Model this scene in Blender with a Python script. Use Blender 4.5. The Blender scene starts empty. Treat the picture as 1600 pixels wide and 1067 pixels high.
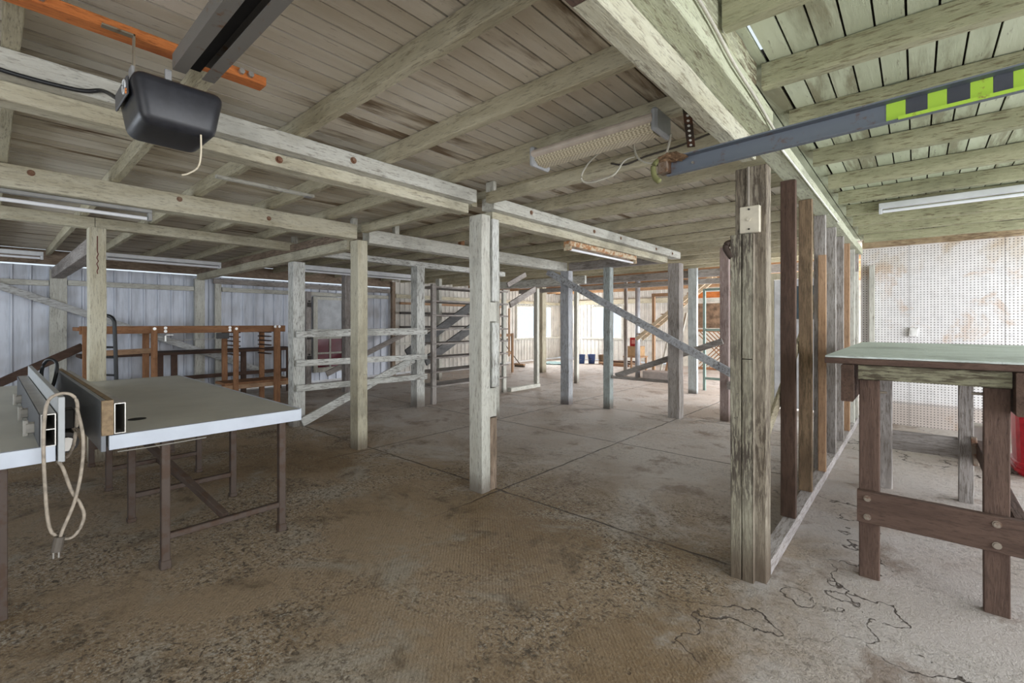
import bpy, bmesh, math, random
from mathutils import Vector, Matrix
random.seed(7)
S = bpy.context.scene
COL = S.collection
PI = math.pi

# ------------------------------------------------------------------ materials
MATS = {}
class NT:
    def __init__(s, name):
        s.m = bpy.data.materials.new(name); s.m.use_nodes = True
        s.t = s.m.node_tree; s.n = s.t.nodes; s.n.clear()
        s.out = s.n.new('ShaderNodeOutputMaterial')
        s.b = s.n.new('ShaderNodeBsdfPrincipled')
        s.t.links.new(s.b.outputs[0], s.out.inputs[0])
        s.pos = s.n.new('ShaderNodeNewGeometry').outputs['Position']
    def put(s, sock, v):
        if hasattr(v, 'is_linked') or isinstance(v, bpy.types.NodeSocket): s.t.links.new(v, sock)
        else: sock.default_value = v
    def map(s, vec, sc=(1, 1, 1), loc=(0, 0, 0)):
        n = s.n.new('ShaderNodeMapping'); s.put(n.inputs[0], vec)
        n.inputs['Scale'].default_value = sc; n.inputs['Location'].default_value = loc
        return n.outputs[0]
    def noise(s, vec, scale=5, detail=5, rough=.6, dist=0):
        n = s.n.new('ShaderNodeTexNoise'); s.put(n.inputs['Vector'], vec)
        n.inputs['Scale'].default_value = scale; n.inputs['Detail'].default_value = detail
        n.inputs['Roughness'].default_value = rough; n.inputs['Distortion'].default_value = dist
        return n.outputs[0]
    def ramp(s, f, a, b, lo=0., hi=1.):
        n = s.n.new('ShaderNodeMapRange'); s.put(n.inputs[0], f)
        n.inputs[1].default_value = a; n.inputs[2].default_value = b
        n.inputs[3].default_value = lo; n.inputs[4].default_value = hi
        n.interpolation_type = 'SMOOTHSTEP'
        return n.outputs[0]
    def math(s, op, a, b=0., c=None):
        n = s.n.new('ShaderNodeMath'); n.operation = op
        s.put(n.inputs[0], a); s.put(n.inputs[1], b)
        if c is not None: s.put(n.inputs[2], c)
        return n.outputs[0]
    def mix(s, f, a, b, mode='MIX'):
        n = s.n.new('ShaderNodeMix'); n.data_type = 'RGBA'; n.blend_type = mode
        s.put(n.inputs[0], f)
        s.put(n.inputs[6], a if isinstance(a, bpy.types.NodeSocket) else (*a, 1))
        s.put(n.inputs[7], b if isinstance(b, bpy.types.NodeSocket) else (*b, 1))
        return n.outputs[2]
    def xyz(s):
        n = s.n.new('ShaderNodeSeparateXYZ'); s.put(n.inputs[0], s.pos); return n.outputs
    def white(s, w):
        n = s.n.new('ShaderNodeTexWhiteNoise'); n.noise_dimensions = '1D'; s.put(n.inputs['W'], w); return n.outputs[0]
    def bump(s, h, strength=.3, dist=.01):
        n = s.n.new('ShaderNodeBump'); n.inputs['Strength'].default_value = strength
        n.inputs['Distance'].default_value = dist; s.put(n.inputs['Height'], h)
        s.t.links.new(n.outputs[0], s.b.inputs['Normal'])
    def done(s, color, rough=.8, metal=0., spec=.3):
        s.put(s.b.inputs['Base Color'], color if isinstance(color, bpy.types.NodeSocket) else (*color, 1))
        s.put(s.b.inputs['Roughness'], rough); s.b.inputs['Metallic'].default_value = metal
        s.b.inputs['Specular IOR Level'].default_value = spec
        return s.m

AX = {'D': (3, 9, 3), 'X': (1.1, 9, 9), 'Y': (9, 1.1, 9), 'Z': (9, 9, 1.1)}
def wood(base, alt, stain, axis, flake=.7, cover=.55, bump=.35, rough=.8, key=None, low=0.):
    k = key or ('wood', base, alt, stain, axis, flake, cover, low)
    if k in MATS: return MATS[k]
    t = NT('timber')
    v = t.map(t.pos, AX[axis])
    grain = t.noise(v, 1.6, 7, .65, .3)
    fine = t.noise(v, 9, 6, .7)
    patch = t.noise(t.pos, 1.7, 4, .6)
    spot = t.noise(t.pos, 26, 4, .7)
    c = t.mix(t.ramp(grain, .36, .66), base, alt)
    dirt = t.math('MULTIPLY', t.ramp(fine, cover - .03, cover + .07), t.ramp(patch, .34, .58, .35, 1.))
    dirt = t.math('MULTIPLY', dirt, flake)
    c = t.mix(dirt, c, stain)
    c = t.mix(t.math('MULTIPLY', t.ramp(spot, .66, .74), flake * .8), c, tuple(x * .5 for x in stain))
    c = t.mix(t.ramp(patch, .5, .72, 0, .55), c, tuple(x * .5 for x in alt))
    streak = t.noise(t.map(t.pos, tuple(q * 3.2 for q in AX[axis])), 5, 5, .7)
    c = t.mix(t.ramp(streak, .46, .32, 0, .75), c, tuple(x * .55 for x in alt))
    if low > 0:      # mud splashed up from the concrete
        z = t.xyz()[2]
        f = t.math('MULTIPLY', t.ramp(t.math('ADD', z, t.math('MULTIPLY', patch, .25)), low + .12, .12), .75)
        c = t.mix(f, c, (.09, .06, .04))
    t.bump(t.math('ADD', t.math('ADD', fine, streak), t.math('MULTIPLY', grain, .7)), bump + .15, .014)
    MATS[k] = t.done(c, rough)
    return MATS[k]

def plain(name, col, rough=.6, metal=0., spec=.4, var=.25, scale=6, bump=0.):
    k = (name, col)
    if k in MATS: return MATS[k]
    t = NT(name)
    n = t.noise(t.pos, scale, 5, .6)
    c = t.mix(t.ramp(n, .35, .7), col, tuple(x * (1 - var) for x in col))
    if bump: t.bump(t.noise(t.pos, scale * 4, 5, .6), bump, .004)
    MATS[k] = t.done(c, rough, metal, spec)
    return MATS[k]

def rusty(name, col, rust=(.16, .07, .035), amt=.5, metal=.5):
    k = (name, col)
    if k in MATS: return MATS[k]
    t = NT(name)
    n = t.noise(t.pos, 14, 6, .7)
    c = t.mix(t.ramp(n, .62 - amt * .25, .72 - amt * .2), col, rust)
    t.bump(n, .25, .004)
    MATS[k] = t.done(c, .6, metal, .4)
    return MATS[k]

CREAM, CREAM2 = (.60, .57, .45), (.49, .45, .33)
WHITE, WHITE2 = (.63, .63, .57), (.52, .51, .45)
DIRT = (.13, .095, .06)
def cream(a, low=0.): return wood(CREAM, CREAM2, DIRT, a, .6, .57, low=low)
def white(a, low=0.): return wood(WHITE, WHITE2, (.15, .12, .09), a, .7, .57, low=low)
def flaky(a, low=0.): return wood((.70, .71, .68), (.57, .58, .54), (.12, .10, .08), a, .85, .53, low=low)
def joistmat(a): return wood((.55, .51, .38), (.44, .40, .28), (.14, .11, .07), a, .6, .57)
def leaf_lit_joist(a): return wood((.42, .41, .27), (.32, .32, .20), (.12, .09, .045), a, .8, .55)  # green tint in the colour stands for light coming through greenery
def bare(a): return wood((.34, .26, .20), (.24, .18, .13), (.09, .065, .045), a, .7, .5)
def greywood(a): return wood((.42, .39, .37), (.29, .26, .24), (.12, .10, .08), a, .7, .52)
def pine(a): return wood((.36, .185, .095), (.25, .125, .065), (.12, .05, .02), a, .6, .55)
def orange(a): return wood((.62, .21, .06), (.45, .13, .035), (.16, .05, .02), a, .5, .56)
def brown(a): return wood((.11, .066, .048), (.075, .045, .033), (.045, .028, .02), a, .6, .52)
def tan(a): return wood((.46, .30, .19), (.36, .22, .13), (.16, .09, .05), a, .5, .56)

def ceil_mat(a, b, stain, amt, seed, w=.095):
    t = NT('ceiling_boards')
    x = t.xyz()
    idx = t.math('FLOOR', t.math('DIVIDE', t.math('ADD', x[0], .505 + 40 * w), w))
    r = t.white(t.math('ADD', idx, seed)); r2 = t.white(t.math('ADD', idx, seed + 77.3))
    v = t.map(t.pos, (7, .9, 7), (seed, 0, 0))
    g = t.noise(v, 1.5, 7, .65, .4); f = t.noise(v, 8, 6, .7)
    patch = t.noise(t.pos, 1.1, 4, .6)
    c = t.mix(t.ramp(t.math('ADD', g, t.math('MULTIPLY', t.math('SUBTRACT', r, .5), .5)), .25, .8), a, b)
    st = t.math('MULTIPLY', t.ramp(t.math('ADD', patch, t.math('MULTIPLY', t.math('SUBTRACT', r2, .5), .4)), .54, .70), t.ramp(g, .42, .6))
    c = t.mix(t.math('MULTIPLY', st, amt), c, stain)
    c = t.mix(t.math('MULTIPLY', t.ramp(f, .60, .70), .5), c, tuple(s * .6 for s in stain))
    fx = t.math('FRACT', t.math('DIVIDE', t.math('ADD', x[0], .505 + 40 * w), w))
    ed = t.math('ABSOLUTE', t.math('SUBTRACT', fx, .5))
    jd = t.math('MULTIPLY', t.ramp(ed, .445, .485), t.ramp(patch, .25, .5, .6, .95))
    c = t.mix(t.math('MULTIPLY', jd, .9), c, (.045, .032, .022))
    t.bump(t.math('ADD', f, g), .3, .008)
    return t.done(c, .8)

def floor_mat():
    t = NT('dusty_concrete')
    x = t.xyz()
    big = t.noise(t.pos, .55, 5, .6, .4); mid = t.noise(t.pos, 2.4, 7, .68, .3)
    fine = t.noise(t.pos, 20, 7, .75); grit = t.noise(t.pos, 70, 4, .75); dust = t.noise(t.pos, 1.1, 6, .7, .8)
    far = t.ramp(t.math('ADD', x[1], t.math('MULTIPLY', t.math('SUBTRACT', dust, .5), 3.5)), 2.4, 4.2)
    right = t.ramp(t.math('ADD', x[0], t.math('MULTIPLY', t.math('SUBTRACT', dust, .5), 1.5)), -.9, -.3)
    paler = t.math('MAXIMUM', far, right)  # paler floor mix towards the back and the right side
    browner = t.mix(t.ramp(big, .38, .60), (.27, .175, .085), (.41, .30, .19))
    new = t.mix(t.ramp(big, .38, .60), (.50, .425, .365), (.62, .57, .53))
    c = t.mix(paler, browner, new)
    c = t.mix(t.ramp(dust, .5, .66, 0, .7), c, t.mix(paler, (.44, .40, .33), (.62, .58, .55)))
    c = t.mix(t.ramp(mid, .47, .32, 0, .8), c, t.mix(paler, (.13, .085, .04), (.28, .20, .15)))
    rough = t.ramp(t.noise(t.map(t.pos, (1, 1, 1), (5.3, 2.1, 0)), .9, 5, .65, .6), .40, .60)
    sp = t.math('MULTIPLY', t.math('SUBTRACT', 1., t.math('MULTIPLY', paler, .65)), t.math('ADD', .18, t.math('MULTIPLY', rough, .82)))
    c = t.mix(t.math('MULTIPLY', t.ramp(fine, .51, .60, 0, .8), sp), c, (.10, .07, .042))
    c = t.mix(t.math('MULTIPLY', t.math('MULTIPLY', t.ramp(grit, .52, .60, 0, .85), t.ramp(mid, .44, .58, .35, 1.)), sp), c, (.62, .57, .48))
    c = t.mix(t.math('MULTIPLY', t.ramp(grit, .46, .38, 0, .7), sp), c, (.085, .06, .038))
    lump = t.noise(t.map(t.pos, (1, 1, 1), (1.7, 8., 0)), 34, 3, .6, .5)
    c = t.mix(t.math('MULTIPLY', t.ramp(lump, .57, .63, 0, .85), sp), c, (.07, .05, .03))
    c = t.mix(t.math('MULTIPLY', t.ramp(lump, .44, .36, 0, .5), t.math('MULTIPLY', sp, rough)), c, (.60, .55, .47))
    wob = t.math('MULTIPLY', t.math('SUBTRACT', t.noise(t.pos, 5, 4, .6), .5), .05)
    joint = None
    for ax, val in ((0, -2.62), (0, -4.55), (1, 2.83), (1, 4.85), (1, 6.72), (1, 9.3), (0, -6.3)):
        d = t.math('ABSOLUTE', t.math('ADD', t.math('SUBTRACT', x[ax], val), wob))
        l = t.ramp(d, .004, .014, 1., 0.)
        joint = l if joint is None else t.math('MAXIMUM', joint, l)
    vo = t.n.new('ShaderNodeTexVoronoi'); vo.feature = 'DISTANCE_TO_EDGE'
    dv = t.n.new('ShaderNodeVectorMath'); dv.operation = 'ADD'
    nz = t.n.new('ShaderNodeTexNoise'); nz.inputs['Scale'].default_value = 3; nz.inputs['Detail'].default_value = 5
    t.put(nz.inputs['Vector'], t.pos); t.put(dv.inputs[0], t.pos); t.put(dv.inputs[1], nz.outputs[1])
    t.put(vo.inputs['Vector'], dv.outputs[0]); vo.inputs['Scale'].default_value = .62
    crack = t.math('MULTIPLY', t.ramp(vo.outputs['Distance'], .002, .007, 1., 0.), t.ramp(dust, .40, .5))
    crack = t.math('MULTIPLY', crack, t.ramp(x[0], -1.3, -.5))
    # joints fill with dirt in the browner front part
    fill = t.math('MULTIPLY', t.ramp(mid, .36, .52, .25, .8), t.math('MULTIPLY', t.ramp(x[1], 1.9, 2.8, 0., 1.), t.ramp(x[0], -.75, -.9)))
    dark = t.math('MAXIMUM', t.math('MULTIPLY', joint, fill), t.math('MULTIPLY', crack, .9))
    c = t.mix(dark, c, (.055, .035, .022))
    h = t.math('ADD', fine, t.math('MULTIPLY', grit, .7))
    h = t.math('SUBTRACT', h, t.math('MULTIPLY', dark, 1.6))
    rows = t.n.new('ShaderNodeTexWave'); rows.bands_direction = 'DIAGONAL'; rows.inputs['Scale'].default_value = 26; rows.inputs['Distortion'].default_value = 5
    rows.inputs['Detail'].default_value = 3; rows.inputs['Detail Scale'].default_value = 3; t.put(rows.inputs['Vector'], t.pos)
    h = t.math('SUBTRACT', h, t.math('MULTIPLY', t.math('MULTIPLY', lump, sp), 1.2))
    h = t.math('ADD', h, t.math('MULTIPLY', t.math('MULTIPLY', rows.outputs[1], t.math('SUBTRACT', 1., paler)), t.ramp(rough, .8, .2, .03, .16)))
    t.bump(h, 1., .026)
    return t.done(c, .72, 0, .4)

def metal_wall():
    t = NT('ribbed_sheet')
    v = t.map(t.pos, (1, 5, .7))
    n = t.noise(v, 2.2, 6, .6); b = t.noise(t.pos, 1.0, 3, .5)
    c = t.mix(t.ramp(n, .38, .68), (.66, .70, .78), (.50, .53, .59))
    c = t.mix(t.ramp(b, .5, .7, 0, .6), c, (.30, .28, .27))
    return t.done(c, .5, .15, .4)

def peg_mat():
    t = NT('pegboard')
    x = t.xyz(); p = .034
    def cell(s): return t.math('SUBTRACT', t.math('FRACT', t.math('DIVIDE', t.math('ADD', s, 20.), p)), .5)
    a, b = cell(x[0]), cell(x[2])
    d = t.math('SQRT', t.math('ADD', t.math('MULTIPLY', a, a), t.math('MULTIPLY', b, b)))
    hole = t.ramp(d, .16, .23, 1., 0.)
    n = t.noise(t.pos, 1.7, 6, .65, .6); n2 = t.noise(t.pos, 12, 5, .6)
    c = t.mix(t.ramp(n2, .4, .7), (.72, .71, .71), (.63, .62, .62))
    c = t.mix(t.ramp(n, .53, .66, 0, .75), c, (.52, .38, .28))
    f = t.math('MULTIPLY', t.ramp(x[2], .36, .26), .6)
    c = t.mix(f, c, (.40, .31, .25))
    top = t.math('MULTIPLY', t.ramp(x[2], 2.0, 2.4), t.ramp(n, .42, .6, .15, .8))
    c = t.mix(top, c, (.46, .36, .24))
    seam = None
    for ax, val in ((0, -.075), (0, .82), (2, .30)):
        l = t.ramp(t.math('ABSOLUTE', t.math('SUBTRACT', x[ax], val)), .003, .006, 1., 0.)
        seam = l if seam is None else t.math('MAXIMUM', seam, l)
    c = t.mix(t.math('MAXIMUM', t.math('MULTIPLY', hole, .95), t.math('MULTIPLY', seam, .6)), c, (.07, .06, .055))
    return t.done(c, .6)

# ------------------------------------------------------------------ mesh helpers
def B():
    return bmesh.new()
def timber(bm, p0, p1, w, h, up=(0, 0, 1), ch=.004, jit=.0015, seg=None):
    """A sawn bar from p0 to p1 (centre line), w across, h along 'up', with chamfered arrises."""
    p0, p1 = Vector(p0), Vector(p1); d = (p1 - p0); L = d.length; d.normalize()
    up = Vector(up)
    if abs(d.dot(up)) > .98: up = Vector((0, 1, 0))
    s = d.cross(up).normalized(); u = s.cross(d).normalized()
    n = seg if seg else max(1, min(14, int(L / .3)))
    a, b = w / 2, h / 2; c = min(ch, a * .4, b * .4)
    prof = [(-a + c, -b), (a - c, -b), (a, -b + c), (a, b - c), (a - c, b), (-a + c, b), (-a, b - c), (-a, -b + c)]
    rings = []
    for i in range(n + 1):
        o = p0 + d * L * i / n
        jx, jy = (random.uniform(-jit, jit), random.uniform(-jit, jit)) if 0 < i < n else (0, 0)
        rings.append([bm.verts.new(o + s * (x + jx) + u * (y + jy)) for x, y in prof])
    for i in range(n):
        for k in range(8):
            bm.faces.new((rings[i][k], rings[i][(k + 1) % 8], rings[i + 1][(k + 1) % 8], rings[i + 1][k]))
    bm.faces.new(rings[0][::-1]); bm.faces.new(rings[-1])
    return bm
def box(bm, x0, x1, y0, y1, z0, z1, ch=.002):
    v = [bm.verts.new((x, y, z)) for x in (x0, x1) for y in (y0, y1) for z in (z0, z1)]
    fs = [bm.faces.new([v[i] for i in q]) for q in ((0, 1, 3, 2), (4, 6, 7, 5), (0, 4, 5, 1), (2, 3, 7, 6), (0, 2, 6, 4), (1, 5, 7, 3))]
    if ch:
        es = list({e for f in fs for e in f.edges})
        bmesh.ops.bevel(bm, geom=es, offset=ch, segments=1, affect='EDGES', profile=.5)
    return bm
def tube(bm, pts, r, n=8, cap=True):
    pts = [Vector(p) for p in pts]; rings = []
    for i, p in enumerate(pts):
        d = (pts[min(i + 1, len(pts) - 1)] - pts[max(i - 1, 0)]).normalized()
        ref = Vector((0, 0, 1)) if abs(d.z) < .9 else Vector((1, 0, 0))
        s = d.cross(ref).normalized(); u = s.cross(d)
        rings.append([bm.verts.new(p + (s * math.cos(2 * PI * k / n) + u * math.sin(2 * PI * k / n)) * r) for k in range(n)])
    for i in range(len(rings) - 1):
        for k in range(n):
            bm.faces.new((rings[i][k], rings[i][(k + 1) % n], rings[i + 1][(k + 1) % n], rings[i + 1][k]))
    if cap: bm.faces.new(rings[0][::-1]); bm.faces.new(rings[-1])
    return bm
def smooth_pts(pts, k=6):
    out = []; P = [Vector(p) for p in pts]
    for i in range(len(P) - 1):
        a, b, c, d = P[max(i - 1, 0)], P[i], P[i + 1], P[min(i + 2, len(P) - 1)]
        for j in range(k):
            t = j / k
            out.append(.5 * ((2 * b) + (c - a) * t + (2 * a - 5 * b + 4 * c - d) * t * t + (3 * b - a - 3 * c + d) * t ** 3))
    out.append(P[-1]); return out
def disc(bm, c, axis, r, d, n=12):
    c = Vector(c); a = Vector(axis).normalized()
    return tube(bm, [c - a * d / 2, c + a * d / 2], r, n)

def wloc(o):
    v = Vector((0, 0, 0))
    while o is not None: v += o.location; o = o.parent
    return v
def obj(name, bm, m, parent=None, smooth=False):
    bmesh.ops.recalc_face_normals(bm, faces=bm.faces)
    xs = [v.co for v in bm.verts]
    lo = Vector([min(c[i] for c in xs) for i in range(3)]); hi = Vector([max(c[i] for c in xs) for i in range(3)])
    org = Vector(((lo.x + hi.x) / 2, (lo.y + hi.y) / 2, lo.z))
    for v in bm.verts: v.co -= org
    me = bpy.data.meshes.new(name); bm.to_mesh(me); bm.free()
    if smooth:
        for p in me.polygons: p.use_smooth = True
    me.materials.append(m)
    o = bpy.data.objects.new(name, me); COL.objects.link(o)
    if parent is not None:
        o.parent = parent; o.location = org - wloc(parent)
    else: o.location = org
    return o
def tag(o, label, cat, group=None, kind=None):
    o['label'] = label; o['category'] = cat
    if group: o['group'] = group
    if kind: o['kind'] = kind
    return o
def thing(name, label, cat, loc, group=None):
    o = bpy.data.objects.new(name, None); COL.objects.link(o); o.location = loc
    o.empty_display_size = .1
    return tag(o, label, cat, group)
def struct(name, bm, m, label=None, cat=None, parent=None):
    o = obj(name, bm, m, parent)
    if parent is None:
        o['kind'] = 'structure'; o['label'] = label; o['category'] = cat
    return o
ORD = ['first', 'second', 'third', 'fourth', 'fifth', 'sixth', 'seventh', 'eighth', 'ninth', 'tenth', 'eleventh', 'twelfth', 'thirteenth',
       'fourteenth', 'fifteenth', 'sixteenth', 'seventeenth', 'eighteenth', 'nineteenth', 'twentieth', 'twenty-first', 'twenty-second', 'twenty-third', 'twenty-fourth']

# ------------------------------------------------------------------ the setting
XL, YB, YP, XR = -10.55, 14.85, 8.27, 2.6
bm = B()
n = 1
v = [bm.verts.new(p) for p in ((-11, -2.6, 0), (6, -2.6, 0), (6, 15.2, 0), (-11, 15.2, 0), (-11, -2.6, -.15), (6, -2.6, -.15), (6, 15.2, -.15), (-11, 15.2, -.15))]
for q in ((0, 1, 2, 3), (7, 6, 5, 4), (0, 4, 5, 1), (1, 5, 6, 2), (2, 6, 7, 3), (3, 7, 4, 0)): bm.faces.new([v[i] for i in q])
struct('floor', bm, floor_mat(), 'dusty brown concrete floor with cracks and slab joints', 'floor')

W = .095
def boards(name, y0, y1, m, label, slit=False, x0=XL - .1, x1=XR):
    bm = B()
    k0 = math.ceil((x0 + .505) / W); k1 = math.floor((x1 + .505) / W)
    for k in range(k0, k1):
        g0 = .008 if (slit and k == 0) else .0038
        g1 = .008 if (slit and k == -1) else .0038
        a, b = -.505 + k * W + g0, -.505 + (k + 1) * W - g1
        dz = random.uniform(-.002, .002)
        box(bm, a, b, y0, y1, 2.58 + dz, 2.593 if slit else 2.602, .0)
    # sheet laid over the boards (open only above the slit)
    o = struct(name, bm, m, label, 'ceiling'); bm = B()
    def top(a, b, c, d): box(bm, a, b, c, d, 2.6025, 2.64, 0)
    if slit:
        top(x0, -.552, y0, y1); top(-.492, x1, y0, y1); top(-.552, -.492, y0, 1.82); top(-.552, -.492, 2.32, y1)
    else: top(x0, x1, y0, y1)
    obj('backing_sheet', bm, plain('dark_gap_sheet', (.035, .027, .02), .95), o)  # near-black, so the gaps between boards look deeply shaded
    return o
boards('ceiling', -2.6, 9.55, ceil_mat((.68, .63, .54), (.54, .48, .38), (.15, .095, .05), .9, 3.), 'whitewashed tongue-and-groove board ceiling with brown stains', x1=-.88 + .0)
boards('ceiling_right', -2.6, YP, ceil_mat((.58, .62, .47), (.47, .51, .37), (.16, .12, .06), .6, 31.), 'painted board ceiling over the right bay, tinted as if by leafy light', True, x0=-.90)  # green in these boards imitates light filtered by foliage
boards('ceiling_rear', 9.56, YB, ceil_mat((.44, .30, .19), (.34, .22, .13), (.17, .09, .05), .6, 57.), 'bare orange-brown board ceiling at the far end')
o = bpy.data.objects['ceiling_right']
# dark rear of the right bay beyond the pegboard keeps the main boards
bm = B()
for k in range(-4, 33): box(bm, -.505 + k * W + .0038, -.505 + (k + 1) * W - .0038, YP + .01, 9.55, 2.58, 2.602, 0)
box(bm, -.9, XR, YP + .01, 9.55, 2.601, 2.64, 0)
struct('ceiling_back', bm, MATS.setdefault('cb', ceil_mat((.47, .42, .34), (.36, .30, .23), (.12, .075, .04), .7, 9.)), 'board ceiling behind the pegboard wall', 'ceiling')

# left wall: ribbed steel sheet, then cream boarding with a window
def ribbed(name, a, b, z0, z1, m, label, along='Y', at=XL, pitch=.205, rib=.045, dep=.024, sgn=1, holes=()):
    prof = []; t = a
    while t < b:
        prof += [(t, 0), (t + pitch - rib, 0), (t + pitch - rib + .012, dep), (t + pitch - .012, dep)]; t += pitch
    prof.append((b, 0)); prof = [p for p in prof if p[0] <= b]
    spans = [(z0, z1, a, b)]
    bm = B()
    def strip(pr, za, zb):
        if len(pr) < 2: return
        lp = list(pr) + [(q, d - .02) for q, d in reversed(pr)]
        vs = [[bm.verts.new((at + sgn * d, s, z) if along == 'Y' else (s, at + sgn * d, z)) for s, d in lp] for z in (za, zb)]
        n = len(lp); m_ = len(pr)
        for i in range(n): bm.faces.new((vs[0][i], vs[0][(i + 1) % n], vs[1][(i + 1) % n], vs[1][i]))
        for q in vs:
            for i in range(m_ - 1): bm.faces.new((q[i], q[i + 1], q[n - 2 - i], q[n - 1 - i]))
    if not holes: strip(prof, z0, z1)
    else:
        h0, h1, hz0, hz1 = holes
        strip(prof, z0, hz0); strip(prof, hz1, z1)
        strip([p for p in prof if p[0] < h0] + [(h0, 0)], hz0, hz1); strip([(h1, 0)] + [p for p in prof if p[0] > h1], hz0, hz1)
    return struct(name, bm, m, label, 'wall')
creamwall = plain('cream_sheet', (.66, .64, .59), .6, var=.25, scale=3)
ribbed('wall_left', -2.6, 7.09, .05, 2.315, metal_wall(), 'blue-grey ribbed steel sheet wall behind the timber benches')
ribbed('wall_left_rear', 7.1, YB, .05, 2.56, creamwall, 'cream ribbed wall at the rear of the left side', pitch=.16, rib=.03, dep=.02, holes=(12.2, 14.25, .86, 2.02))
ribbed('wall_rear', XL, -5.9, .05, 2.56, creamwall, 'cream ribbed wall at the far end with a bright window', along='X', at=YB, pitch=.16, rib=.03, dep=.02, sgn=-1, holes=(-9.05, -7.8, .86, 2.0))
bm = B(); box(bm, -5.9, XR, YB, YB + .05, 0, 2.58, 0)
struct('wall_rear_right', bm, plain('buff_sheet', (.56, .53, .46), .7), 'buff wall behind the far staircase', 'wall')
bm = B(); box(bm, -.60, XR, YP, YP + .02, .0, 2.47, 0)
struct('wall_pegboard', bm, peg_mat(), 'stained white pegboard wall at the back of the right bay', 'wall')
bm = B(); box(bm, -10.7, -9.0, -2.65, -2.6, 0, 2.57, 0); box(bm, -4.0, -1.2, -2.65, -2.6, 0, 2.57, 0); box(bm, -9.0, -4.0, -2.65, -2.6, 0, .7, 0); box(bm, -9.0, -4.0, -2.65, -2.6, 2.15, 2.57, 0)
struct('wall_front', bm, creamwall, 'cream wall behind the camera, its wide opening added for fill light', 'wall')  # unseen wall; the opening is cut to let a fill lamp through
bm = B(); box(bm, -.36, -.31, YP + .03, 8.7, 0, 2.57, 0); box(bm, -.36, -.31, 13.7, YB - .01, 0, 2.57, 0); box(bm, -.36, -.31, 8.7, 13.7, 0, .3, 0); box(bm, -.36, -.31, 8.7, 13.7, 2.35, 2.57, 0)
struct('wall_added', bm, creamwall, 'cream wall added beyond the pegboard, its opening framing a fill light', 'wall')  # unseen wall added around the far fill lamp

bm = timber(B(), (-.58, YP - .03, 2.51), (XR, YP - .03, 2.51), .05, .12, seg=10)
struct('trim_6', bm, wood((.46, .36, .24), (.34, .25, .15), (.14, .09, .05), 'X', .8, .5), 'stained timber trim along the top of the pegboard wall', 'trim')
def window(name, along, at, a, b, z0, z1, label, mull):
    root = thing(name, label, 'window', ((at, (a + b) / 2, z0) if along == 'Y' else ((a + b) / 2, at, z0)))
    root['kind'] = 'structure'
    def bx(bm, s0, s1, za, zb, d0, d1):
        return box(bm, d0, d1, s0, s1, za, zb, .003) if along == 'Y' else box(bm, s0, s1, d0, d1, za, zb, .003)
    f = .06; d0, d1 = (at - .03, at + .05) if along == 'Y' else (at - .05, at + .03)
    bm = B(); bx(bm, a, a + f, z0, z1, d0, d1); bx(bm, b - f, b, z0, z1, d0, d1); bx(bm, a + f, b - f, z1 - f, z1, d0, d1)
    for m_ in mull: bx(bm, m_ - .025, m_ + .025, z0, z1 - f, d0, d1)
    obj('window_frame', bm, white('Z'), root)
    bm = B(); e = (at - .03, at + .10) if along == 'Y' else (at - .10, at + .03)
    bx(bm, a - .5, b + .5, z0 - .07, z0, *e)
    obj('window_sill', bm, white('Y' if along == 'Y' else 'X'), root)
    t = NT('window_glass'); tr = t.n.new('ShaderNodeBsdfTransparent'); mx = t.n.new('ShaderNodeMixShader')
    mx.inputs[0].default_value = .06; t.done((.9, .95, 1.), .05)
    t.t.links.new(tr.outputs[0], mx.inputs[1]); t.t.links.new(t.b.outputs[0], mx.inputs[2]); t.t.links.new(mx.outputs[0], t.out.inputs[0])
    bm = B(); bx(bm, a + f, b - f, z0, z1 - f, *((at - .004, at + .002)))
    obj('window_pane', bm, t.m, root)
    return root
window('window_1', 'Y', XL, 12.2, 14.25, .86, 2.02, 'bright window in the cream left wall behind the thin frame post', (13.55,))
window('window_2', 'X', YB, -9.05, -7.8, .86, 2.0, 'white glaring window in the far end wall', ())
bm = timber(B(), (XL + .04, -2.5, 2.45), (XL + .04, 7.095, 2.45), .10, .225, seg=20)
struct('trim_5', bm, bare('Y'), 'dark timber plate above the thin light gap over the steel wall', 'trim')
# rail on the two cream walls at sill height
bm = B(); box(bm, XL + .03, XL + .07, 7.2, 11.65, .80, .86); struct('trim_1', bm, white('Y'), 'white sill-height rail on the cream left wall', 'trim')
bm = B(); box(bm, -7.25, -5.9, YB - .07, YB - .03, .80, .86); struct('trim_2', bm, white('X'), 'white sill-height rail on the far end wall', 'trim')
bm = B(); box(bm, XL + .03, XL + .12, 7.2, YB - .13, 2.06, 2.16); struct('trim_3', bm, cream('Y'), 'cream head rail above the left window', 'trim')
bm = B(); box(bm, XL + .13, -5.9, YB - .12, YB - .03, 2.06, 2.22); struct('trim_4', bm, cream('X'), 'cream head rail above the far end window', 'trim')

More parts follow.
